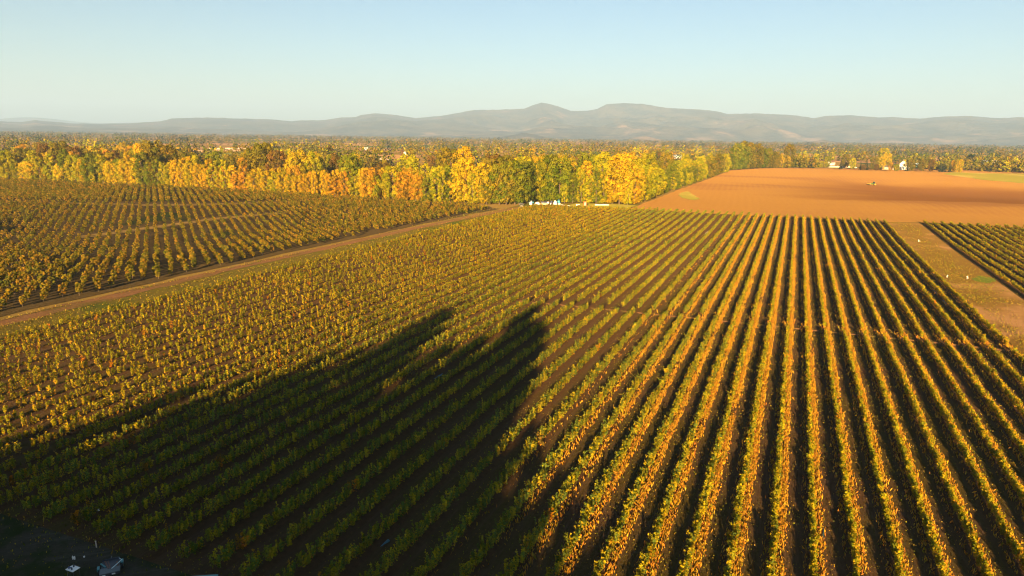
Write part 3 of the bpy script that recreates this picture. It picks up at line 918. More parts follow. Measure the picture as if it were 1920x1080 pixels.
# trees of the mixed wood behind the windbreak: some set out one by one, then a loose fill
HERO = [(285, 360, 262, 'b', C_OLV), (312, 400, 268, 'b', C_OLV), (268, 420, 266, 'b', C_GOLD), (352, 430, 284, 'b', C_OLV), (205, 430, 286, 'b', C_YEL), (492, 395, 264, 'b', C_OLV), (520, 402, 279, 'b', C_BRN), (470, 410, 276, 'b', C_OLV), (555, 420, 281, 'b', C_YEL), (590, 420, 284, 'b', C_YG), (400, 460, 283, 'b', C_GRN), (655, 420, 287, 'b', C_GRN), (700, 430, 298, 'c', C_DRK), (716, 440, 301, 'b', C_BRN), (737, 420, 306, 'c', C_DRK), (752, 425, 297, 'c', C_DRK), (825, 430, 285, 'c', C_DRK), (797, 440, 293, 'c', C_DRK), (768, 440, 289, 'b', C_YG), (845, 420, 276, 'b', C_OLV), (868, 425, 273, 'b', C_GOLD), (925, 395, 284, 'b', C_BRN), (944, 390, 287, 'b', C_OLV), (20, 520, 273, 'c', C_DRK), (45, 480, 275, 'b', C_OLV), (85, 500, 267, 'b', C_BRN), (112, 470, 264, 'b', C_OLV), (140, 480, 272, 'b', C_BRN), (165, 500, 280, 'b', C_OLV), (5, 430, 285, 'b', C_OLV), (600, 470, 288, 'c', C_DRK), (630, 470, 288, 'b', C_BRN), (1033, 480, 283, 'c', C_DRK), (1060, 440, 288, 'b', C_YEL), (1130, 450, 283, 'b', C_YG), (1100, 470, 285, 'b', C_GRN), (1180, 480, 284, 'b', C_GOLD), (1215, 520, 286, 'b', C_YG), (1250, 560, 283, 'b', C_OLV), (1160, 440, 292, 'b', C_GOLD), (980, 450, 290, 'b', C_YG), (1010, 460, 290, 'b', C_GOLD), (1300, 640, 283, 'c', C_DRK), (1285, 640, 287, 'b', C_YG), (530, 450, 300, 'c', C_DRK), (370, 470, 300, 'c', C_DRK), (345, 480, 290, 'b', C_OLV), (755, 1050, 272, 'c', C_RED), (355, 780, 256, 'c', C_DRK), (342, 800, 259, 'c', C_DRK), (368, 790, 258, 'c', C_DRK), (917, 900, 270, 'c', C_DRK), (812, 850, 278, 'c', C_DRK), (515, 800, 262, 'c', C_DRK), (1480, 960, 269, 'b', C_OLV), (1702, 905, 300, 'c', C_DRK), (1772, 915, 297, 'c', C_DRK), (1766, 910, 300, 'c', C_DRK), (1626, 905, 296, 'c', C_DRK), (1615, 900, 299, 'c', C_DRK), (1578, 905, 297, 'c', C_DRK), (1784, 915, 302, 'c', C_DRK), (1683, 895, 307, 'r', C_YG), (1796, 930, 297, 'p', C_YEL), (1789, 935, 300, 'p', C_GOLD), (1803, 935, 298, 'p', C_YEL), (1645, 890, 307, 'r', C_BRN), (1621, 882, 308, 'r', C_BRN), (1600, 930, 296, 'b', C_YG), (1640, 930, 293, 'b', C_OLV), (1655, 935, 292, 'b', C_YEL), (1672, 900, 304, 'b', C_ORG), (1586, 960, 288, 'b', C_OLV), (1664, 1000, 286, 'b', C_YEL), (1553, 960, 291, 'b', C_GRN), (1710, 930, 298, 'b', C_OLV), (1730, 930, 298, 'b', C_OLV), (1748, 935, 297, 'b', C_BRN), (1822, 1180, 289, 'b', C_DRK), (1842, 1200, 292, 'c', C_DRK), (1893, 1150, 293, 'b', C_BRN), (1908, 1150, 295, 'b', C_BRN), (1655, 1100, 276, 'b', C_YG), (1530, 1000, 287, 'b', C_YG)]
used_lab = {}
def wood_tree(px, dist, top, kind, c, where, group="trees of the wood behind the windbreak"):
    d = ray(px, 300); d2 = np.array([d[0], d[1]]) / math.hypot(d[0], d[1])
    p = d2 * dist
    loc = (p[0], p[1], float(zf(p[0], p[1])))
    hh = float(np.clip(height_for(loc, top), 4, 36))
    cc = np.array(c) * random.uniform(0.8, 1.15)
    if kind == 'c': proto, base, name, w = CON[random.randrange(3)], 22.0, "conifer", random.uniform(0.8, 1.1)
    elif kind == 'p': proto, base, name, w = POP[random.randrange(6)], 20.0, "slender tree", random.uniform(1.0, 1.4)
    elif kind == 'r': proto, base, name, w = BRO[random.randrange(5)], 18.0, "round-headed tree", random.uniform(1.0, 1.3)
    else: proto, base, name, w = BRO[random.randrange(5)], 18.0, "broad tree", random.uniform(0.7, 0.98)
    sh = hh / base; sw = sh * w
    key = (CN[c], name, where); used_lab[key] = used_lab.get(key, 0) + 1
    lab = "%s %s %s, %s such from the left" % (CN[c], name, where, ordinal(used_lab[key]))
    place(proto, loc, random.uniform(0, 6.28), (sw, sw, sh), cc, lab, "tree", group)
_wp = [G(*q_) for q_ in path_px + path2_px]
_wx = [q_[0] for q_ in path_px + path2_px]; _wd = [math.hypot(q_[0], q_[1]) for q_ in _wp]
def wb_dist(px): return float(np.interp(px, _wx, _wd))
plan = []
for h_ in HERO:
    plan.append((h_[0], h_[1] if h_[0] > 1400 or h_[1] > 700 else wb_dist(h_[0]) + 14 + 0.35 * max(0, h_[1] - 380), h_[2], h_[3], h_[4], "by the farm buildings" if h_[0] > 1470 else "in the wood behind the windbreak"))
pal_fill = [C_YEL, C_GOLD, C_OLV, C_YG, C_BRN, C_GRN, C_ORG, C_DRK, C_OLV, C_YG]
for _ in range(205):
    px = random.uniform(-60, 1270); dist = wb_dist(px) + 18 + (860 - wb_dist(px)) * random.random() ** 1.4
    if px > 1180: dist = random.uniform(700, 1000)
    if 640 < px < 800 and dist > 640: continue
    if 370 < px < 470 and dist > 620: continue
    c = random.choice(pal_fill); kind = 'c' if c == C_DRK else random.choice('bbbp')
    hpx = random.uniform(9, 19)
    d = ray(px, 300); el = (hpx - CAM_H) / dist
    pyt = HL + 27 * px / 1920 - el * FPX * 1.0
    plan.append((px, dist, pyt, kind, c, "in the wood behind the windbreak"))
plan.sort(key=lambda t: t[0])
for t in plan: wood_tree(*t)

# -- trees behind the camera that throw the long shadow over the lower left of the field
SHB = make_tree("broadleaf_tree", 'broad', 18.0, 6.8, 4200, 1.05, 602, 40, 0.4, BARK, 7, 0.25)
sx, sy = math.sin(R_(SUN_AZ)), math.cos(R_(SUN_AZ))
def shade_tree(p, q, h, wid, kind, label):
    loc = (p * sy + q * sx, -p * sx + q * sy, 0.0)
    proto, base, br = SHB, 18.0, 7.0
    place(proto, loc, p * 1.3, (wid / br, wid / br, h / base), C_GRN, label, "tree", "trees on the near side of the yard")
TE = math.tan(R_(SUN_EL))
QT = -45.0
for k, (p, q_tip, wid, kind) in enumerate([(-38.0, 137, 4.4, 'b'), (-44, 104, 5.5, 'b'), (-49, 91, 6.0, 'b'), (-56, 82, 6.5, 'b'), (-63, 70, 6.5, 'b'), (-71, 60, 7.0, 'b'), (-80, 54, 7.5, 'b'), (-90, 50, 8, 'b'), (-101, 44, 8, 'b'), (-112, 40, 8, 'b'), (-20.6, 140, 5.2, 'b'), (-17.5, 104, 4.0, 'b'), (-25.5, 119, 4.2, 'b'), (-30, 112, 4.2, 'b'), (-36, 122, 4.0, 'b'), (-13, 78, 4.0, 'b'), (-8, 66, 3.6, 'b'), (-4.5, 56, 3.2, 'b'), (-22, 85, 6, 'b'), (-30, 80, 6, 'b'), (-40, 82, 7, 'b'), (-52, 70, 7, 'b'), (-13, 60, 5, 'b'), (-36, 100, 5, 'b'), (-46, 78, 7, 'b'), (-60, 62, 7, 'b'), (-70, 52, 8, 'b'), (-82, 46, 8, 'b'), (-95, 40, 8, 'b'), (-20.5, 108, 5, 'b'), (-40, 92, 8, 'b'), (-50, 74, 8, 'b'), (-62, 60, 8, 'b'), (-74, 50, 8, 'b'), (-86, 44, 8, 'b'), (-98, 38, 8, 'b'), (-110, 36, 8, 'b'), (-28, 88, 7, 'b'), (-17, 66, 6, 'b')]):
    shade_tree(p, QT + (-22 if k > 29 else -8 if k > 17 else 0), (q_tip - QT + (22 if k > 29 else 8 if k > 17 else 0)) * TE, wid, kind, "tall green tree standing behind the viewer, %s of the screen" % ordinal(k + 1))

for k, (x_, y_, h_) in enumerate([(-222, 112, 30), (-210, 104, 28), (-232, 100, 30), (-204, 128, 24)]):
    place(BRO[2], (x_, y_, float(zf(x_, y_))), k * 1.7, (0.95, 0.95, h_ / 18.0), C_GRN, "tall green tree beside the orchard, left of the picture, %s of four" % ordinal(k + 1), "tree", "trees on the near side of the yard")

# -- far woods on the plain: they read as one mass
C, NN, SZ, TT = [], [], [], []
EXC = [(360, 470, 900, 1420), (640, 800, 800, 1120), (1545, 1990, 0, 905)]
nfar = 0
pal_far = np.array([C_OLV, C_BRN, C_GRN, (0.06, 0.07, 0.022), C_DRK, (0.15, 0.115, 0.02), C_OLV, C_OLV, (0.13, 0.105, 0.03), (0.13, 0.095, 0.03), (0.11, 0.085, 0.03)])
pal_near = np.array([C_OLV, C_YG, C_GRN, C_DRK, C_DRK, (0.20, 0.15, 0.015), C_OLV, (0.22, 0.14, 0.015), C_GRN, C_OLV])
for _ in range(10500):
    t = random.random()
    dist = 640 * (10.6 ** (t ** 1.1))
    px = random.uniform(-120, 2040)
    if px > 1250: dist = max(dist, 880 + random.uniform(0, 120))
    if any(a_ < px < b_ and c_ < dist < d_ for a_, b_, c_, d_ in EXC): continue
    d = ray(px, 300); d2 = np.array([d[0], d[1]]) / math.hypot(d[0], d[1]); p = d2 * dist
    cl = float(fbm(np.array([px / 260]), np.array([math.log(dist) * 13]), 41, 3)[0])
    near = dist < 1700
    if cl < (0.40 if dist < 1700 else 0.30 if dist < 3500 else 0): continue
    k = 1.0 + max(0, dist - 1500) / 2600.0
    h = random.uniform(10, 22) * (0.7 + 0.7 * cl)
    if dist < 1400 and px > 1250: h *= 0.8
    h = min(h, 27)
    rad = random.uniform(4.5, 8.5) * k
    pal_ = pal_near if near else pal_far
    ci = random.randrange(len(pal_))
    c2 = float(fbm(np.array([px / 70 + 9]), np.array([math.log(dist) * 11]), 57, 3)[0])
    tone_ = 1.0
    if c2 > 0.52: ci = random.choice((2, 3, 4) if near else (2, 3)); tone_ = 0.8
    elif c2 < 0.42: ci = random.choice((0, 0, 1, 5) if near else (4, 5)); tone_ = 1.15
    con = ci in (3, 4) if near else ci == 3
    n = 90 if dist < 1500 else 36
    c, nn, tone = crown_points('conifer' if con else 'broad', h, rad * (0.55 if con else 1), n, rng, 9, 0.25)
    c = c + np.array([p[0], p[1], 0])
    C.append(c); NN.append(nn); SZ.append(np.full(n, (1.2 + dist * 0.0006) * (0.8 if con else 1))); TT.append(leaf_tint(tone, rng, 0.10, 0.04) * pal_[ci] * (random.uniform(0.65, 1.05) if near else random.uniform(0.75, 0.95)) * tone_)
v, f = leaf_quads(np.concatenate(C), np.concatenate(NN), np.concatenate(SZ))
tag(mesh_from("far_woods", v, f, 4, TREE_LEAF, tint=np.concatenate(TT)), "hazy mixed woods covering the plain up to the foot of the mountains", "woods", kind='stuff')

# row of small round shrubs at the far edge of the ploughed field
SHR = make_tree("round_shrub", 'orchard', 2.9, 1.7, 220, 0.5, 501, 10, 0.07, BARK, 3, 0.2)
for i in range(25):
    px = 1705 + i * 8.2; py = 316.4 + (px - 1700) * 0.0135
    p = G(px, py)
    place(SHR, tuple(p), random.uniform(0, 6), (1.1, 1.1, random.uniform(0.9, 1.15)), np.array(C_OLV) * random.uniform(0.8, 1.1),
          "round clipped shrub beyond the ploughed field, %s from the left in its row" % ordinal(i + 1), "shrub", "row of round shrubs")

# ------------------------------------------------------------------ built things
M_WHITE = plain("white_paint", (0.78, 0.76, 0.72), 0.5, 0.06)
M_CREAM = plain("cream_wall", (0.62, 0.50, 0.40), 0.8, 0.08)
M_ROOF = plain("grey_roof", (0.13, 0.11, 0.10), 0.8, 0.2)
M_ROOFR = plain("brown_roof", (0.19, 0.10, 0.06), 0.8, 0.2)
M_BLUER = plain("pale_blue_roof", (0.45, 0.55, 0.62), 0.4, 0.1)
M_DARK = plain("dark_plastic", (0.03, 0.035, 0.045), 0.5, 0.2)
M_GLASS = plain("window_glass", (0.03, 0.04, 0.05), 0.12, 0.1)
M_CLOTH = plain("blue_cloth", (0.03, 0.10, 0.13), 0.8, 0.3)
M_BLUE = plain("blue_tarp", (0.05, 0.32, 0.50), 0.5, 0.2)
M_LBLUE = plain("light_blue_sheet", (0.50, 0.66, 0.70), 0.5, 0.1)
M_NAVY = plain("navy_plastic", (0.06, 0.08, 0.16), 0.5, 0.2)
M_ORANGE = plain("orange_paint", (0.60, 0.16, 0.05), 0.5, 0.1)
M_TEAL = plain("teal_paint", (0.04, 0.20, 0.22), 0.4, 0.15)
M_METAL = plain("grey_metal", (0.10, 0.115, 0.12), 0.4, 0.2, 6, 0.5)
M_WOOD = plain("weathered_wood", (0.16, 0.085, 0.06), 0.85, 0.25)
M_RUB = plain("tyre_rubber", (0.02, 0.02, 0.02), 0.8, 0.2)
M_GREENP = plain("green_paint", (0.05, 0.12, 0.02), 0.4, 0.1)
M_YELP = plain("yellow_paint", (0.60, 0.42, 0.03), 0.4, 0.1)
M_TINS = plain("tin_sheet", (0.40, 0.40, 0.38), 0.4, 0.2, 3, 0.3)
M_PINK = plain("pinkish_siding", (0.55, 0.40, 0.33), 0.8, 0.1)
M_SOILW = plain("bleached_cloth", (0.70, 0.66, 0.60), 0.8, 0.12)

def house(name, label, cat, px, py, w, d, h, roofh, rz, wall, roof, wins=3, chim=False, group=None):
    p = G(px, py)
    r = empty(name, tuple(p), rz)
    MB().box((0, 0, h / 2 - 0.2), (w, d, h + 0.4)).build("wall", wall, r)
    ov = 0.35
    # two roof slopes and the gable infill, gable ends on the short sides
    MB().prism([(-d / 2 - ov, h - 0.12), (0, h + roofh), (d / 2 + ov, h - 0.12), (d / 2 + ov, h + 0.10), (0, h + roofh + 0.24), (-d / 2 - ov, h + 0.10)], -w / 2 - ov, w / 2 + ov).build("roof", roof, r, rz=math.pi / 2)
    MB().prism([(-d / 2 + 0.01, h), (d / 2 - 0.01, h), (0, h + roofh - 0.02)], -w / 2 + 0.02, w / 2 - 0.02).build("gable", wall, r, rz=math.pi / 2)
    for i in range(wins):
        x = (i - (wins - 1) / 2) * w / max(wins, 1)
        f = MB().box((x, -d / 2 - 0.03, h * 0.55), (1.1, 0.08, 1.2)).build("window", M_WHITE, r)
        MB().box((x, -d / 2 - 0.08, h * 0.55), (0.9, 0.03, 1.0)).build("pane", M_GLASS, f)
    MB().box((w * 0.32, -d / 2 - 0.04, 1.05), (1.0, 0.09, 2.1)).build("door", M_ROOFR, r)
    if chim:
        MB().box((w * 0.2, 0.3, h + roofh), (0.6, 0.6, 1.6)).build("chimney", M_CREAM, r)
    return tag(r, label, cat, group)
house("farmhouse", "tall white gabled farmhouse beside a round yellow-green tree", "house", 1693, 315.8, 8, 8, 5.5, 4.5, R_(62), M_WHITE, M_WHITE, 3, True)
house("garage", "low white shed in front of the tall white farmhouse", "shed", 1695, 318.0, 9.5, 5, 2.4, 1.0, R_(-8), M_WHITE, M_WHITE, 2)
house("long_house", "long low pinkish house with grey roof under dark trees", "house", 1663, 317.4, 13, 7, 2.6, 1.6, R_(-14), M_PINK, M_ROOF, 4)
house("white_house", "white house with brown roof left of the pale long wall", "house", 1558, 309.5, 9, 7, 3.6, 2.6, R_(40), M_WHITE, M_ROOFR, 3)
house("blue_shed", "small blue-grey shed between dark conifers", "shed", 1716, 312.5, 7, 6, 3.0, 1.6, R_(-10), M_TEAL, M_LBLUE, 2)
house("cottage", "small white cottage half hidden between two conifers", "house", 1778, 310.5, 5, 5, 4.2, 2.4, R_(50), M_WHITE, M_ROOFR, 2)
house("edge_house", "white house cut by the right edge of the picture", "house", 1920, 318.8, 10, 8, 3.6, 2.4, R_(30), M_WHITE, M_BLUER, 3)
house("barn", "long barn with pale blue roof among the far right trees", "barn", 1866, 308.2, 32, 12, 3.6, 2.4, R_(-6), M_TINS, M_BLUER, 5)
house("barn", "smaller flat shed with pale roof left of the long barn", "barn", 1847, 306.8, 12, 9, 3.2, 1.6, R_(-6), M_TINS, M_BLUER, 3)
house("packing_shed", "olive-roofed packing shed above the golden orchard at far right", "barn", 1834, 304.5, 13, 9, 4.5, 2.2, R_(-8), M_GREENP, M_YELP, 3)
house("white_barn", "white barn at the left beyond the yellow windbreak", "barn", 238, 283, 10, 8, 4.2, 2.0, R_(-20), M_WHITE, M_LBLUE, 2)
house("tile_house", "house with pinkish roof among trees behind the orange poplars", "house", 723, 306.5, 11, 8, 4.0, 2.8, R_(-15), M_PINK, M_PINK, 3)
house("far_shed", "small white shed on the tan field edge", "shed", 684, 281, 12, 9, 3.6, 2.0, R_(20), M_WHITE, M_WHITE, 2)
house("far_shed", "second small white shed right of the tan field", "shed", 763, 289.5, 10, 8, 3.6, 2.0, R_(-10), M_WHITE, M_WHITE, 2)
for i, (xa, w_) in enumerate([(1180, 38), (1222, 34), (1262, 26)]):
    house("long_barn", "long pale roofed barn behind the golden trees, %s of three" % ["leftmost", "middle", "rightmost"][i], "barn", xa, 296.5, w_, 14, 3.4, 2.0, R_(-3), M_TINS, M_BLUER, 6, False, "pale barns behind the golden trees")
def greenhouse(px, py, w, d, label):
    p = G(px, py); r = empty("greenhouse", tuple(p), R_(-18))
    pts = [(-d / 2, -0.2)] + [(-d / 2 * math.cos(t), 2.2 + 1.3 * math.sin(t)) for t in np.linspace(0, math.pi, 9)] + [(d / 2, -0.2)]
    MB().prism(pts, -w / 2, w / 2).build("cover", M_PINK, r, rz=math.pi / 2)
    MB().box((0, -d / 2 - 0.06, 1.0), (w * 0.96, 0.1, 1.0)).build("side_opening", M_DARK, r)
    MB().box((w / 2 + 0.06, 0, 1.1), (0.1, 1.8, 2.2)).build("door", M_WHITE, r)
    return tag(r, label, "greenhouse", "greenhouses by the stubble field")
for i in range(3):
    greenhouse(405 + i * 24, 280.6 - i * 0.1, 26, 9, "long pinkish greenhouse behind the stubble field, %s of three" % ["leftmost", "middle", "rightmost"][i])
# pale wall, white pickup and poles at the farm entrance
w0, w1 = G(1552, 313.6), G(1598, 314.0)
wl_ = MB(); L = float(np.linalg.norm(w1 - w0))
wl_.box((L / 2, 0, 0.7), (L, 0.25, 1.8))
for i in range(9): wl_.box((L * i / 8, 0, 0.85), (0.45, 0.45, 2.1))
tag(wl_.build("boundary_wall", M_CREAM, None, tuple(w0), math.atan2(w1[1] - w0[1], w1[0] - w0[0])), "long pale wall along the far edge of the ploughed field", "wall")

def wheel(parent, c, r, w, name="wheel", axis='y'):
    dv = Vector((0, w / 2, 0)) if axis == 'y' else Vector((w / 2, 0, 0))
    c = Vector(c)
    ty = MB().cyl(c - dv, c + dv, r, r, 16).build(name, M_RUB, parent)
    MB().cyl(c - dv * 1.05, c + dv * 1.05, r * 0.55, r * 0.55, 12).build("rim", M_METAL, ty)
    return ty
def car(px, py, rz, paint, label, cat, sc=1.0, pick=False, zoff=0.0):
    p = G(px, py, zoff); p = np.array([p[0], p[1], float(zf(p[0], p[1]))])
    r = empty("pickup_truck" if pick else "parked_car", tuple(p), rz, (sc, sc, sc))
    bd = MB().box((0, 0, 0.62), (4.4, 1.75, 0.62), 0, 0.14)
    if pick: bd.box((-1.25, 0.8, 1.05), (1.8, 0.12, 0.5), 0, 0.03).box((-1.25, -0.8, 1.05), (1.8, 0.12, 0.5), 0, 0.03).box((-2.1, 0, 1.05), (0.12, 1.6, 0.5), 0, 0.03)
    bd.build("body", paint, r, smooth=False)
    x0, L_ = (0.55, 1.7) if pick else (-0.2, 2.6)
    MB().box((x0, 0, 1.18), (L_, 1.6, 0.55), 0, 0.08, 0, 0.86).build("windows", M_GLASS, r)
    MB().box((x0, 0, 1.485), (L_ * 0.84, 1.38, 0.09), 0, 0.04).build("roof", paint, r)
    for sx_ in (-1.4, 1.4):
        for sy_ in (-0.82, 0.82): wheel(r, (sx_, sy_, 0.33), 0.33, 0.22)
    for sy_ in (-0.6, 0.6): MB().box((2.2, sy_, 0.7), (0.06, 0.3, 0.16), 0, 0.02).build("headlight", M_LBLUE, r)
    return tag(r, label, cat)
car(1602, 315.6, R_(10), M_WHITE, "white pickup parked at the end of the pale wall", "pickup", 1.3, True)
for i, px in enumerate((1593, 1599)):
    p = G(px, 314.4); r = empty("utility_pole", tuple(p))
    MB().cyl((0, 0, -0.5), (0, 0, 8.0), 0.16, 0.11, 8).build("pole", M_CREAM, r)
    MB().box((0, 0, 7.5), (1.8, 0.14, 0.14)).build("crossarm", M_CREAM, r)
    tag(r, "pale utility pole by the white pickup, the %s of two" % ("left" if i == 0 else "right"), "pole", "poles at the farm entrance")
p = G(1255.5, 355.5); MB_ = MB().cyl((0, 0, -0.3), (0, 0, 2.3), 0.17, 0.15, 8).ell((0, 0, 2.3), (0.22, 0.22, 0.14), 8)
tag(MB_.build("marker_post", M_WHITE, None, tuple(p)), "white marker post in front of the round green tree", "post")

# tractor on the ploughed field
p = G(1637, 347.5); r = empty("tractor", tuple(p), R_(186))
MB().box((1.0, 0, 1.35), (2.2, 0.95, 0.8), 0, 0.12).box((2.1, 0, 0.9), (0.3, 0.8, 0.5), 0, 0.05).build("hood", M_GREENP, r)
MB().box((-0.7, 0, 1.2), (1.4, 1.3, 0.6), 0, 0.08).box((-0.9, 0.85, 1.75), (1.5, 0.5, 0.1), 0, 0.03).box((-0.9, -0.85, 1.75), (1.5, 0.5, 0.1), 0, 0.03).build("chassis", M_GREENP, r)
MB().box((-0.6, 0, 2.2), (1.3, 1.35, 1.3), 0, 0.06, 0, 0.9).build("cab", M_GLASS, r)
MB().box((-0.6, 0, 2.92), (1.5, 1.5, 0.16), 0, 0.05).build("cab_roof", M_GREENP, r)
MB().cyl((1.4, 0.3, 1.7), (1.4, 0.3, 2.7), 0.06, 0.06, 8).build("exhaust", M_DARK, r)
for sy_ in (-0.95, 0.95):
    t_ = MB().cyl((-0.9, sy_ - 0.25, 0.9), (-0.9, sy_ + 0.25, 0.9), 0.9, 0.9, 18).build("wheel", M_RUB, r)
    MB().cyl((-0.9, sy_ - 0.27, 0.9), (-0.9, sy_ + 0.27, 0.9), 0.55, 0.55, 14).build("rim", M_YELP, t_)
    t_ = MB().cyl((1.7, sy_ - 0.18, 0.6), (1.7, sy_ + 0.18, 0.6), 0.6, 0.6, 16).build("wheel", M_RUB, r)
    MB().cyl((1.7, sy_ - 0.2, 0.6), (1.7, sy_ + 0.2, 0.6), 0.34, 0.34, 12).build("rim", M_YELP, t_)
tag(r, "green and yellow tractor working on the ploughed field", "tractor")
p = G(1629, 347.3); r = empty("seed_drill", tuple(p), R_(186))
MB().box((0, 0, 0.7), (1.0, 4.2, 0.16), 0, 0.03).box((1.3, 0, 0.6), (2.0, 0.14, 0.14)).build("frame", M_DARK, r)
MB().box((0, 0, 1.15), (0.8, 3.8, 0.7), 0, 0.06, 0, 1.15).build("hopper", M_YELP, r)
for i in range(10):
    MB().cyl((-0.5, -1.8 + 0.4 * i, 0.3), (-0.5, -1.75 + 0.4 * i, 0.3), 0.3, 0.3, 12).build("disc", M_METAL, r)
tag(r, "yellow seed drill standing behind the tractor on the ploughed field", "farm machine")

# the clutter at the far corner of the bush field
def thing_box(name, px, py, size, rz, mat, label, cat, kind='crate', group=None, mat2=None):
    p = G(px, py); w, d, h = size
    r = empty(name, tuple(p), rz)
    if kind == 'crate':
        MB().box((0, 0, h / 2), (w, d, h), 0, 0.06).build("bin", mat, r)
        MB().box((0, 0, h + 0.04), (w * 1.04, d * 1.04, 0.10), 0, 0.03).build("lid", mat2 or mat, r)
        fb = MB()
        for i in (-1, 0, 1): fb.box((0, i * d * 0.42, -0.02), (w, 0.12, 0.12))
        fb.build("skid", M_WOOD, r)
    elif kind == 'tank':
        MB().cyl((0, 0, 0.05), (0, 0, h * 0.82), w / 2, w / 2, 16).ell((0, 0, h * 0.82), (w / 2, w / 2, h * 0.16), 16).build("tank", mat, r, smooth=True)
        MB().cyl((0, 0, h * 0.95), (0, 0, h * 1.04), w * 0.14, w * 0.14, 10).build("cap", M_DARK, r)
        MB().cyl((0, 0, -0.05), (0, 0, 0.06), w * 0.53, w * 0.53, 16).build("base", M_METAL, r)
    elif kind == 'trailer':
        MB().box((0, 0, 0.55 + h / 2), (w, d, h), 0, 0.08).build("box", mat, r)
        MB().box((w * 0.62, 0, 0.5), (w * 0.3, 0.12, 0.12)).box((0, 0, 0.5), (w, d * 0.8, 0.1)).build("drawbar", M_METAL, r)
        for s_ in (-1, 1): wheel(r, (0, s_ * d * 0.5, 0.32), 0.32, 0.2)
        MB().box((-w / 2 - 0.02, 0, 0.6 + h / 2), (0.05, d * 0.8, h * 0.85)).build("door", mat2 or mat, r)
    elif kind == 'heap':
        v, f_ = [], []
        gx = np.linspace(-1, 1, 15); A, B = np.meshgrid(gx, gx, indexing='ij')
        rr2 = np.sqrt(A ** 2 + B ** 2)
        Z = h * np.clip(1 - rr2 ** 2.2, -0.02, 1) * (0.55 + 0.9 * fbm(A * 2 + px, B * 2, 3, 3))
        o = grid_mesh("tarp", A * w / 2, B * d / 2, Z, mat); o.parent = r
        if o.data.polygons[100].normal.z < 0: o.data.flip_normals()
        st = MB()
        for a_, b_ in ((-0.8, -0.5), (0.75, -0.55), (0.7, 0.6), (-0.7, 0.65)): st.ell((a_ * w / 2, b_ * d / 2, 0.12), (0.2, 0.16, 0.14), 8)
        st.build("weight_stone", M_METAL, r)
    return tag(r, label, cat, group)
T = thing_box
T("water_tank", 965, 381, (1.3, 1.3, 1.3), 0, M_SOILW, "leftmost cream tank of the clutter at the tree line", "tank", 'tank')
T("water_tank", 968.5, 381, (1.4, 1.4, 1.7), 0, M_WHITE, "white round tank second from the left of the clutter", "tank", 'tank')
T("box_trailer", 982, 379.5, (2.4, 1.6, 1.0), R_(20), M_WHITE, "white box trailer standing above the dark car in the clutter", "trailer", 'trailer', None, M_LBLUE)
car(978, 384, R_(-10), M_DARK, "small dark car parked left of the clutter of white bins", "car", 0.62)
T("orange_bin", 975.5, 380, (1.2, 1.2, 1.3), 0.2, M_ORANGE, "orange bin left of the white box trailer", "bin")
T("ground_sheet", 978, 386.4, (2.0, 1.2, 0.25), 0.1, M_WHITE, "white sheet lying on the track below the dark car", "sheet", 'heap')
T("storage_box", 994, 380.5, (2.0, 1.5, 1.15), R_(-12), M_LBLUE, "pale blue storage box in the middle of the clutter", "storage box", 'crate', None, M_LBLUE)
T("white_crate", 995, 383.6, (1.2, 1.1, 1.1), 0.1, M_WHITE, "white crate in front of the pale blue storage box", "crate")
T("blue_drum", 999.3, 382.2, (0.8, 0.8, 1.1), 0, M_BLUE, "blue drum right of the pale blue storage box", "drum", 'tank')
T("tarp_heap", 1007.5, 383.2, (3.0, 2.2, 1.3), 0.2, M_WHITE, "large heap under a white tarp right of the blue drum", "tarp heap", 'heap')
for i, px in enumerate((1016.5, 1020, 1023.5)):
    T("navy_bin", px, 381.6, (0.9, 0.9, 0.85), 0.1 * i, [M_NAVY, M_METAL, M_NAVY][i], "%s bin of the dark trio between the white tarp heaps" % ["left navy", "middle grey", "right navy"][i], "bin", 'crate', "dark bins of the clutter", M_NAVY)
for i, px in enumerate((1014, 1018, 1022, 1025.5)):
    T("pallet_crate", px, 383.8, (1.0, 1.0, 0.6), 0.15 * i, M_PINK, "low pinkish crate in front of the dark bins, %s from the left" % ordinal(i + 1), "crate", 'crate', "pinkish crates of the clutter")
T("white_crate", 1027, 381.6, (1.0, 1.0, 0.8), 0.3, M_WHITE, "white crate right of the dark trio of bins", "crate")
T("navy_bin", 1033.8, 381.4, (0.8, 0.8, 1.2), 0.3, M_NAVY, "lone navy bin left of the white tent-like tarp", "bin")
T("white_bucket", 1032.4, 383.5, (0.6, 0.6, 0.8), 0, M_WHITE, "white bucket in front of the lone navy bin", "bucket", 'tank')
T("tarp_heap", 1041.0, 383.2, (2.3, 2.0, 1.8), 0.1, M_WHITE, "tall tent-like white tarp heap near the right end of the clutter", "tarp heap", 'heap')
T("tarp_heap", 1047.6, 380.3, (1.7, 1.6, 1.9), 0.1, M_BLUE, "bright blue tarp heap at the right end of the clutter", "tarp heap", 'heap')
T("white_crate", 1048.6, 383.6, (1.0, 0.8, 0.55), 0.1, M_WHITE, "low white crate below the blue tarp", "crate")
for i, px in enumerate((1081.5, 1085.4)):
    T("white_barrel", px, 386.0, (0.85, 0.85, 0.9), 0, M_WHITE, "%s of two white barrels on the grass clearing" % ["left", "right"][i], "barrel", 'tank', "white barrels on the clearing")
p = G(1096.5, 386.5); r = empty("portable_toilet", tuple(p), R_(10))
MB().box((0, 0, 1.05), (1.3, 1.3, 2.1), 0, 0.06).build("cabin", M_ORANGE, r)
MB().box((0, 0, 2.2), (1.36, 1.36, 0.2), 0, 0.08, 0, 0.85).build("roof", M_ORANGE, r)
MB().box((-0.05, -0.67, 0.95), (0.8, 0.06, 1.7), 0, 0.02).build("door", M_PINK, r)
MB().box((0, 0, 0.02), (1.4, 1.4, 0.16)).build("base", M_DARK, r)
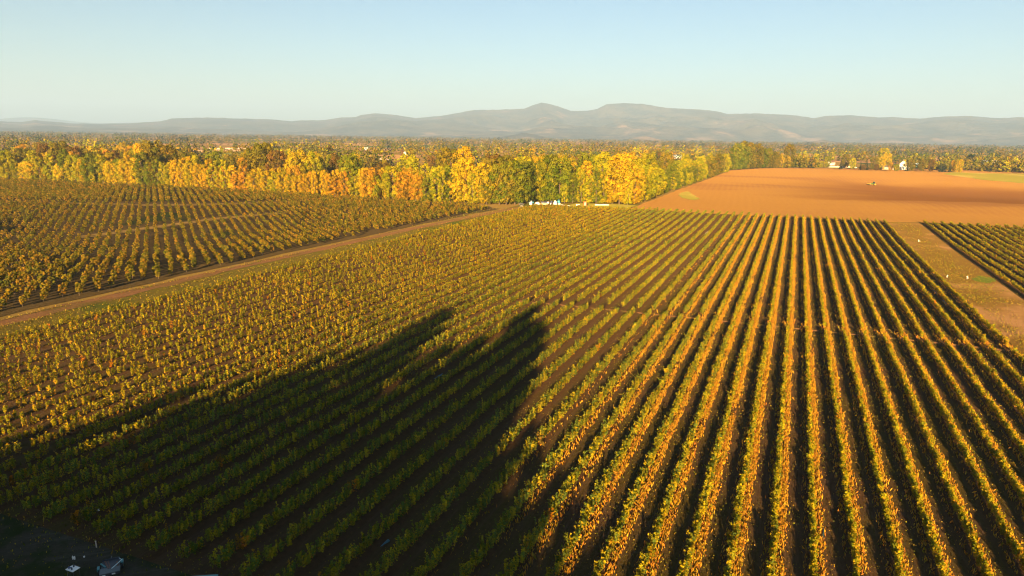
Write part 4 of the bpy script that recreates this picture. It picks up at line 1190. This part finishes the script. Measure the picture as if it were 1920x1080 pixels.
tag(r, "orange portable toilet with a paler door on the grass clearing", "portable toilet")
def roll(px0, py0, px1, py1, rad, name, label, mat, cat):
    a_, b_ = G(px0, py0), G(px1, py1)
    mb = MB(); n = 10; pr = None
    for i in range(n + 1):
        q = Vector(a_ + (b_ - a_) * i / n); q.z += rad * 0.8
        q.y += 0.12 * math.sin(i * 1.7)
        if pr is not None: mb.cyl(pr, q, rad * (0.85 + 0.2 * math.sin(i)), rad * (0.85 + 0.2 * math.sin(i + 1)), 10)
        pr = q
    return tag(mb.build(name, mat, None), label, cat)
roll(1115.5, 385.2, 1141.5, 385.2, 0.32, "plastic_roll", "long white roll of plastic sheeting on the grass clearing", M_WHITE, "plastic roll")
roll(1052.5, 384.4, 1069, 386.6, 0.16, "white_pipe", "thin white pipe lying right of the clutter", M_SOILW, "pipe")

# white valve posts on the dirt strip
def valve(px, py, label, sc=1.0):
    sc *= 0.62; p = G(px, py); r = empty("valve_post", tuple(p), random.uniform(0, 3), (sc, sc, sc))
    MB().cyl((0, 0, -0.2), (0, 0, 0.75), 0.09, 0.09, 10).cyl((0, 0, 0.45), (0.7, 0, 0.45), 0.07, 0.07, 8).cyl((0.7, 0, 0.5), (0.7, 0, -0.1), 0.07, 0.07, 8).build("pipe", M_WHITE, r)
    MB().box((0, 0, 0.9), (0.30, 0.30, 0.30), 0, 0.04).build("valve_body", M_WHITE, r)
    MB().box((0, 0, 1.09), (0.42, 0.06, 0.05)).build("handle", M_BLUE, r)
    return tag(r, label, "valve", "white irrigation valves")
valve(1694, 452.5, "white irrigation valve against the last bush row, far end of the dirt strip")
valve(1722, 453.5, "white irrigation valve alone in the middle of the far dirt strip", 1.1)
valve(1776, 521, "white irrigation valve by the last bush row halfway down the strip", 1.1)
valve(1813, 523.5, "white irrigation valve beside the green grass patch on the strip", 1.2)
valve(1326, 438.5, "white irrigation valve standing inside the far bush rows", 1.2)
sheet("grass_patch", [G(1822, 522), G(1840, 517), G(1858, 521), G(1868, 528), G(1850, 531), G(1828, 527)], 1.5, 0.05, soil_mat("fresh_grass", (0.07, 0.10, 0.015), (0.12, 0.15, 0.025), None), 0.25)

# scraps of blue ground cover showing under the rows
def scrap(px, py, L, w, label):
    w *= 0.6; L *= 0.8
    p = G(px, py); n = 9
    s = np.linspace(-0.5, 0.5, n) * L
    X, Y, Z = [], [], []
    for k, o_ in enumerate((-0.5, -0.17, 0.17, 0.5)):
        x = p[0] + s * DV[0] + (o_ * w) * DU[0] + 0.05 * np.sin(s * 3) ; y = p[1] + s * DV[1] + (o_ * w) * DU[1]
        X.append(x); Y.append(y); Z.append(zf(x, y) + 0.27 + 0.06 * np.sin(s * 4 + k) + 0.05 * (k in (1, 2)))
    return tag(grid_mesh("ground_cloth", np.array(X), np.array(Y), np.array(Z), M_CLOTH), label, "ground cloth", "scraps of blue ground cloth")
for q in [(722, 1024, 1.3, 0.35, "blue ground cloth scrap by a shaded row end near the bottom"), (1543, 1006, 2.2, 0.22, "blue ground cloth under a sunlit row at the bottom right"), (1686, 818, 2.6, 0.25, "blue ground cloth in the dark alley right of centre"), (1753, 550, 4.2, 0.4, "pale blue cloth strip near the dirt strip, upper piece"), (1771, 569, 4.0, 0.4, "pale blue cloth strip near the dirt strip, lower piece"), (822, 709, 3.0, 0.3, "blue ground cloth in the shaded tip of the long tree shadow"), (1700, 583, 4.5, 0.25, "thin blue cloth line in a dark alley near the strip")]:
    scrap(*q)

# ------------------------------------------------------------------ the yard in the lower left corner
p = G(136.5, 1066, 0.74); p[2] = float(zf(p[0], p[1]))
tz = R_(-22)
r = empty("folding_table", tuple(p), tz)
MB().box((0, 0, 0.735), (0.80, 0.62, 0.045), 0, 0.012).build("tabletop", M_WHITE, r)
for sx_ in (-0.34, 0.34):
    for sy_ in (-0.24, 0.24): MB().cyl((sx_, sy_, 0), (sx_ * 0.95, sy_, 0.71), 0.018, 0.018, 6).build("leg", M_METAL, r)
tag(r, "white folding table standing in the shaded yard", "table")
def on_table(dx, dy): 
    return (p[0] + dx * math.cos(tz) - dy * math.sin(tz), p[1] + dx * math.sin(tz) + dy * math.cos(tz), p[2] + 0.7585)
for i, (dx, dy, w_, h_) in enumerate([(-0.26, -0.10, 0.085, 0.10), (-0.12, 0.17, 0.07, 0.12), (0.10, -0.14, 0.055, 0.14)]):
    mb = MB().cyl((0, 0, 0), (0, 0, h_), w_ * 0.85, w_, 12)
    if i == 0: mb.box((0.10, 0.02, 0.03), (0.16, 0.10, 0.06), 0.3, 0.01)
    tag(mb.build(["tool_case", "dark_bowl", "dark_flask"][i], M_DARK if i else M_NAVY, None, on_table(dx, dy)), ["dark tool case on the left corner of the white table", "dark round bowl on the far edge of the white table", "dark flask near the middle of the white table"][i], ["case", "bowl", "flask"][i])
for i, (px, py) in enumerate(((136.8, 1048.5), (140.2, 1049))):
    q = G(px, py)
    mb = MB().cyl((0, 0, 0), (0, 0, 0.22), 0.055, 0.06, 10).cyl((0, 0, 0.22), (0, 0, 0.30), 0.055, 0.02, 10)
    tag(mb.build("water_jug", M_WHITE, None, tuple(q)), "%s of two white jugs standing on the ground behind the table" % ["left", "right"][i], "jug", "white jugs in the yard")
q = G(158, 1045)
tag(MB().cyl((0, 0, 0), (0, 0, 0.09), 0.05, 0.065, 10).cyl((0, 0, 0.09), (0, 0, 0.10), 0.07, 0.07, 10).build("white_cup", M_WHITE, None, tuple(q)), "small white cup on the ground between table and trailer", "cup")
# flat trailer with its load
q = G(206, 1064, 0.6); q[2] = float(zf(q[0], q[1])); tr = R_(27)
TS = 0.78
r = empty("flat_trailer", tuple(q), tr, (TS, TS, TS))
MB().box((0, -0.25, 0.62), (1.75, 1.0, 0.08), 0, 0.01).build("deck", M_METAL, r)
MB().box((0, 0.95, 0.585), (1.5, 1.38, 0.05)).box((0, 1.66, 0.66), (1.5, 0.05, 0.2)).build("bed", M_DARK, r)
MB().box((0, -0.76, 0.5), (1.75, 0.06, 0.22)).box((-0.75, 0.4, 0.5), (0.08, 2.3, 0.12)).box((0.75, 0.4, 0.5), (0.08, 2.3, 0.12)).build("frame", M_DARK, r)
for s_ in (-1, 1):
    MB().box((s_ * 1.0, 0.35 + 0.45 * (s_ > 0), 0.75), (0.22, 0.62, 0.10), 0, 0.04).box((s_ * 1.09, 0.35 + 0.45 * (s_ > 0), 0.62), (0.05, 0.62, 0.2), 0, 0.02).build("mudguard", M_TEAL, r)
    wheel(r, (s_ * 0.98, 0.35 + 0.45 * (s_ > 0), 0.33), 0.33, 0.18, axis='x')
    MB().box((s_ * 0.42 - 0.1, -0.80, 0.50), (0.30, 0.03, 0.13), 0, 0.01).build("reflector", M_WHITE, r)
MB().cyl((0, 1.6, 0.5), (0, 2.6, 0.45), 0.05, 0.05, 8).build("drawbar", M_DARK, r)
tag(r, "flat grey farm trailer with teal mudguards parked in the shaded yard", "trailer")
def load(dx, dy, dz, L, w, h, rz, mat, name, label, cat):
    dx, dy, dz, L, w, h = (k_ * TS for k_ in (dx, dy, dz, L, w, h))
    x = q[0] + dx * math.cos(tr) - dy * math.sin(tr); y = q[1] + dx * math.sin(tr) + dy * math.cos(tr)
    return tag(MB().box((0, 0, h / 2), (w, L, h), 0, 0.012).box((0, L * 0.49, h / 2), (w * 1.08, 0.05, h * 1.06)).build(name, mat, None, (x, y, q[2] + dz), tr + rz), label, cat)
load(-0.30, 0.75, 0.615, 1.5, 0.12, 0.10, R_(14), M_WOOD, "timber_beam", "left of two long reddish beams lying on the trailer", "beam")
load(-0.10, 0.72, 0.615, 1.4, 0.10, 0.09, R_(10), M_WOOD, "timber_beam", "right of two long reddish beams lying on the trailer", "beam")
load(0.62, 0.55, 0.615, 0.8, 0.14, 0.10, R_(8), M_WOOD, "timber_beam", "short reddish beam on the right side of the trailer", "beam")
load(-0.62, 0.80, 0.615, 0.9, 0.10, 0.10, R_(28), M_TEAL, "steel_channel", "short teal steel channel on the left side of the trailer", "steel channel")
x = q[0] + 0.15; y = q[1] - 0.05
mb = MB().cyl((0, 0, 0.70), (0.50, 0.95, 1.05), 0.035, 0.03, 8).cyl((0.50, 0.95, 1.05), (0.15, 1.10, 1.15), 0.025, 0.02, 8).ell((0.5, 0.95, 1.05), (0.05, 0.05, 0.05), 8)
o_ = mb.build("crank_pole", M_LBLUE, None, (x, y, q[2])); o_.scale = (TS, TS, TS)
tag(o_, "bright pale blue bent pole leaning on the trailer", "pole")
q2 = G(181, 1026)
tag(MB().cyl((0, 0, -0.1), (-0.05, 0.05, 0.5), 0.05, 0.035, 8).ell((-0.05, 0.05, 0.5), (0.06, 0.06, 0.05), 8).build("stake", M_CREAM, None, tuple(q2)), "short pale stake at the end of a bush row above the trailer", "stake")
q2 = G(186, 958)
tag(MB().box((0, 0, 0.10), (0.20, 0.14, 0.14), 0.4, 0.03).cyl((0, 0, 0.15), (0.02, 0, 0.22), 0.03, 0.02, 8).build("white_can", M_WHITE, None, tuple(q2)), "small white can lying in a shaded alley above the trailer", "can")
q2 = G(212.5, 880)
tag(MB().cyl((0, 0, -0.1), (0, 0.02, 0.9), 0.03, 0.03, 8).box((0.0, 0, 0.85), (0.14, 0.03, 0.10), 0.3).build("red_marker", M_ORANGE, None, tuple(q2)), "thin red marker stake among the shaded bush rows at left", "stake")
car(386, 1119, R_(8), M_TEAL, "teal car at the bottom edge, only its roof in view", "car", 0.9, False, 0.0)

# ------------------------------------------------------------------ haze over the plain
HZ = 8.5e-5
mb = MB().box((0, 10000, 497.5), (44000, 34000, 1015))
m, nt, out = new_mat("haze_air")
pv = nt.nodes.new("ShaderNodeVolumePrincipled")
pv.inputs['Color'].default_value = (0.375, 0.61, 1.0, 1)
pv.inputs['Density'].default_value = HZ
pv.inputs['Anisotropy'].default_value = 0.0
nt.links.new(pv.outputs[0], out.inputs['Volume'])
tag(mb.build("haze", m), "thin pale haze lying over the whole plain", "haze", kind='stuff')
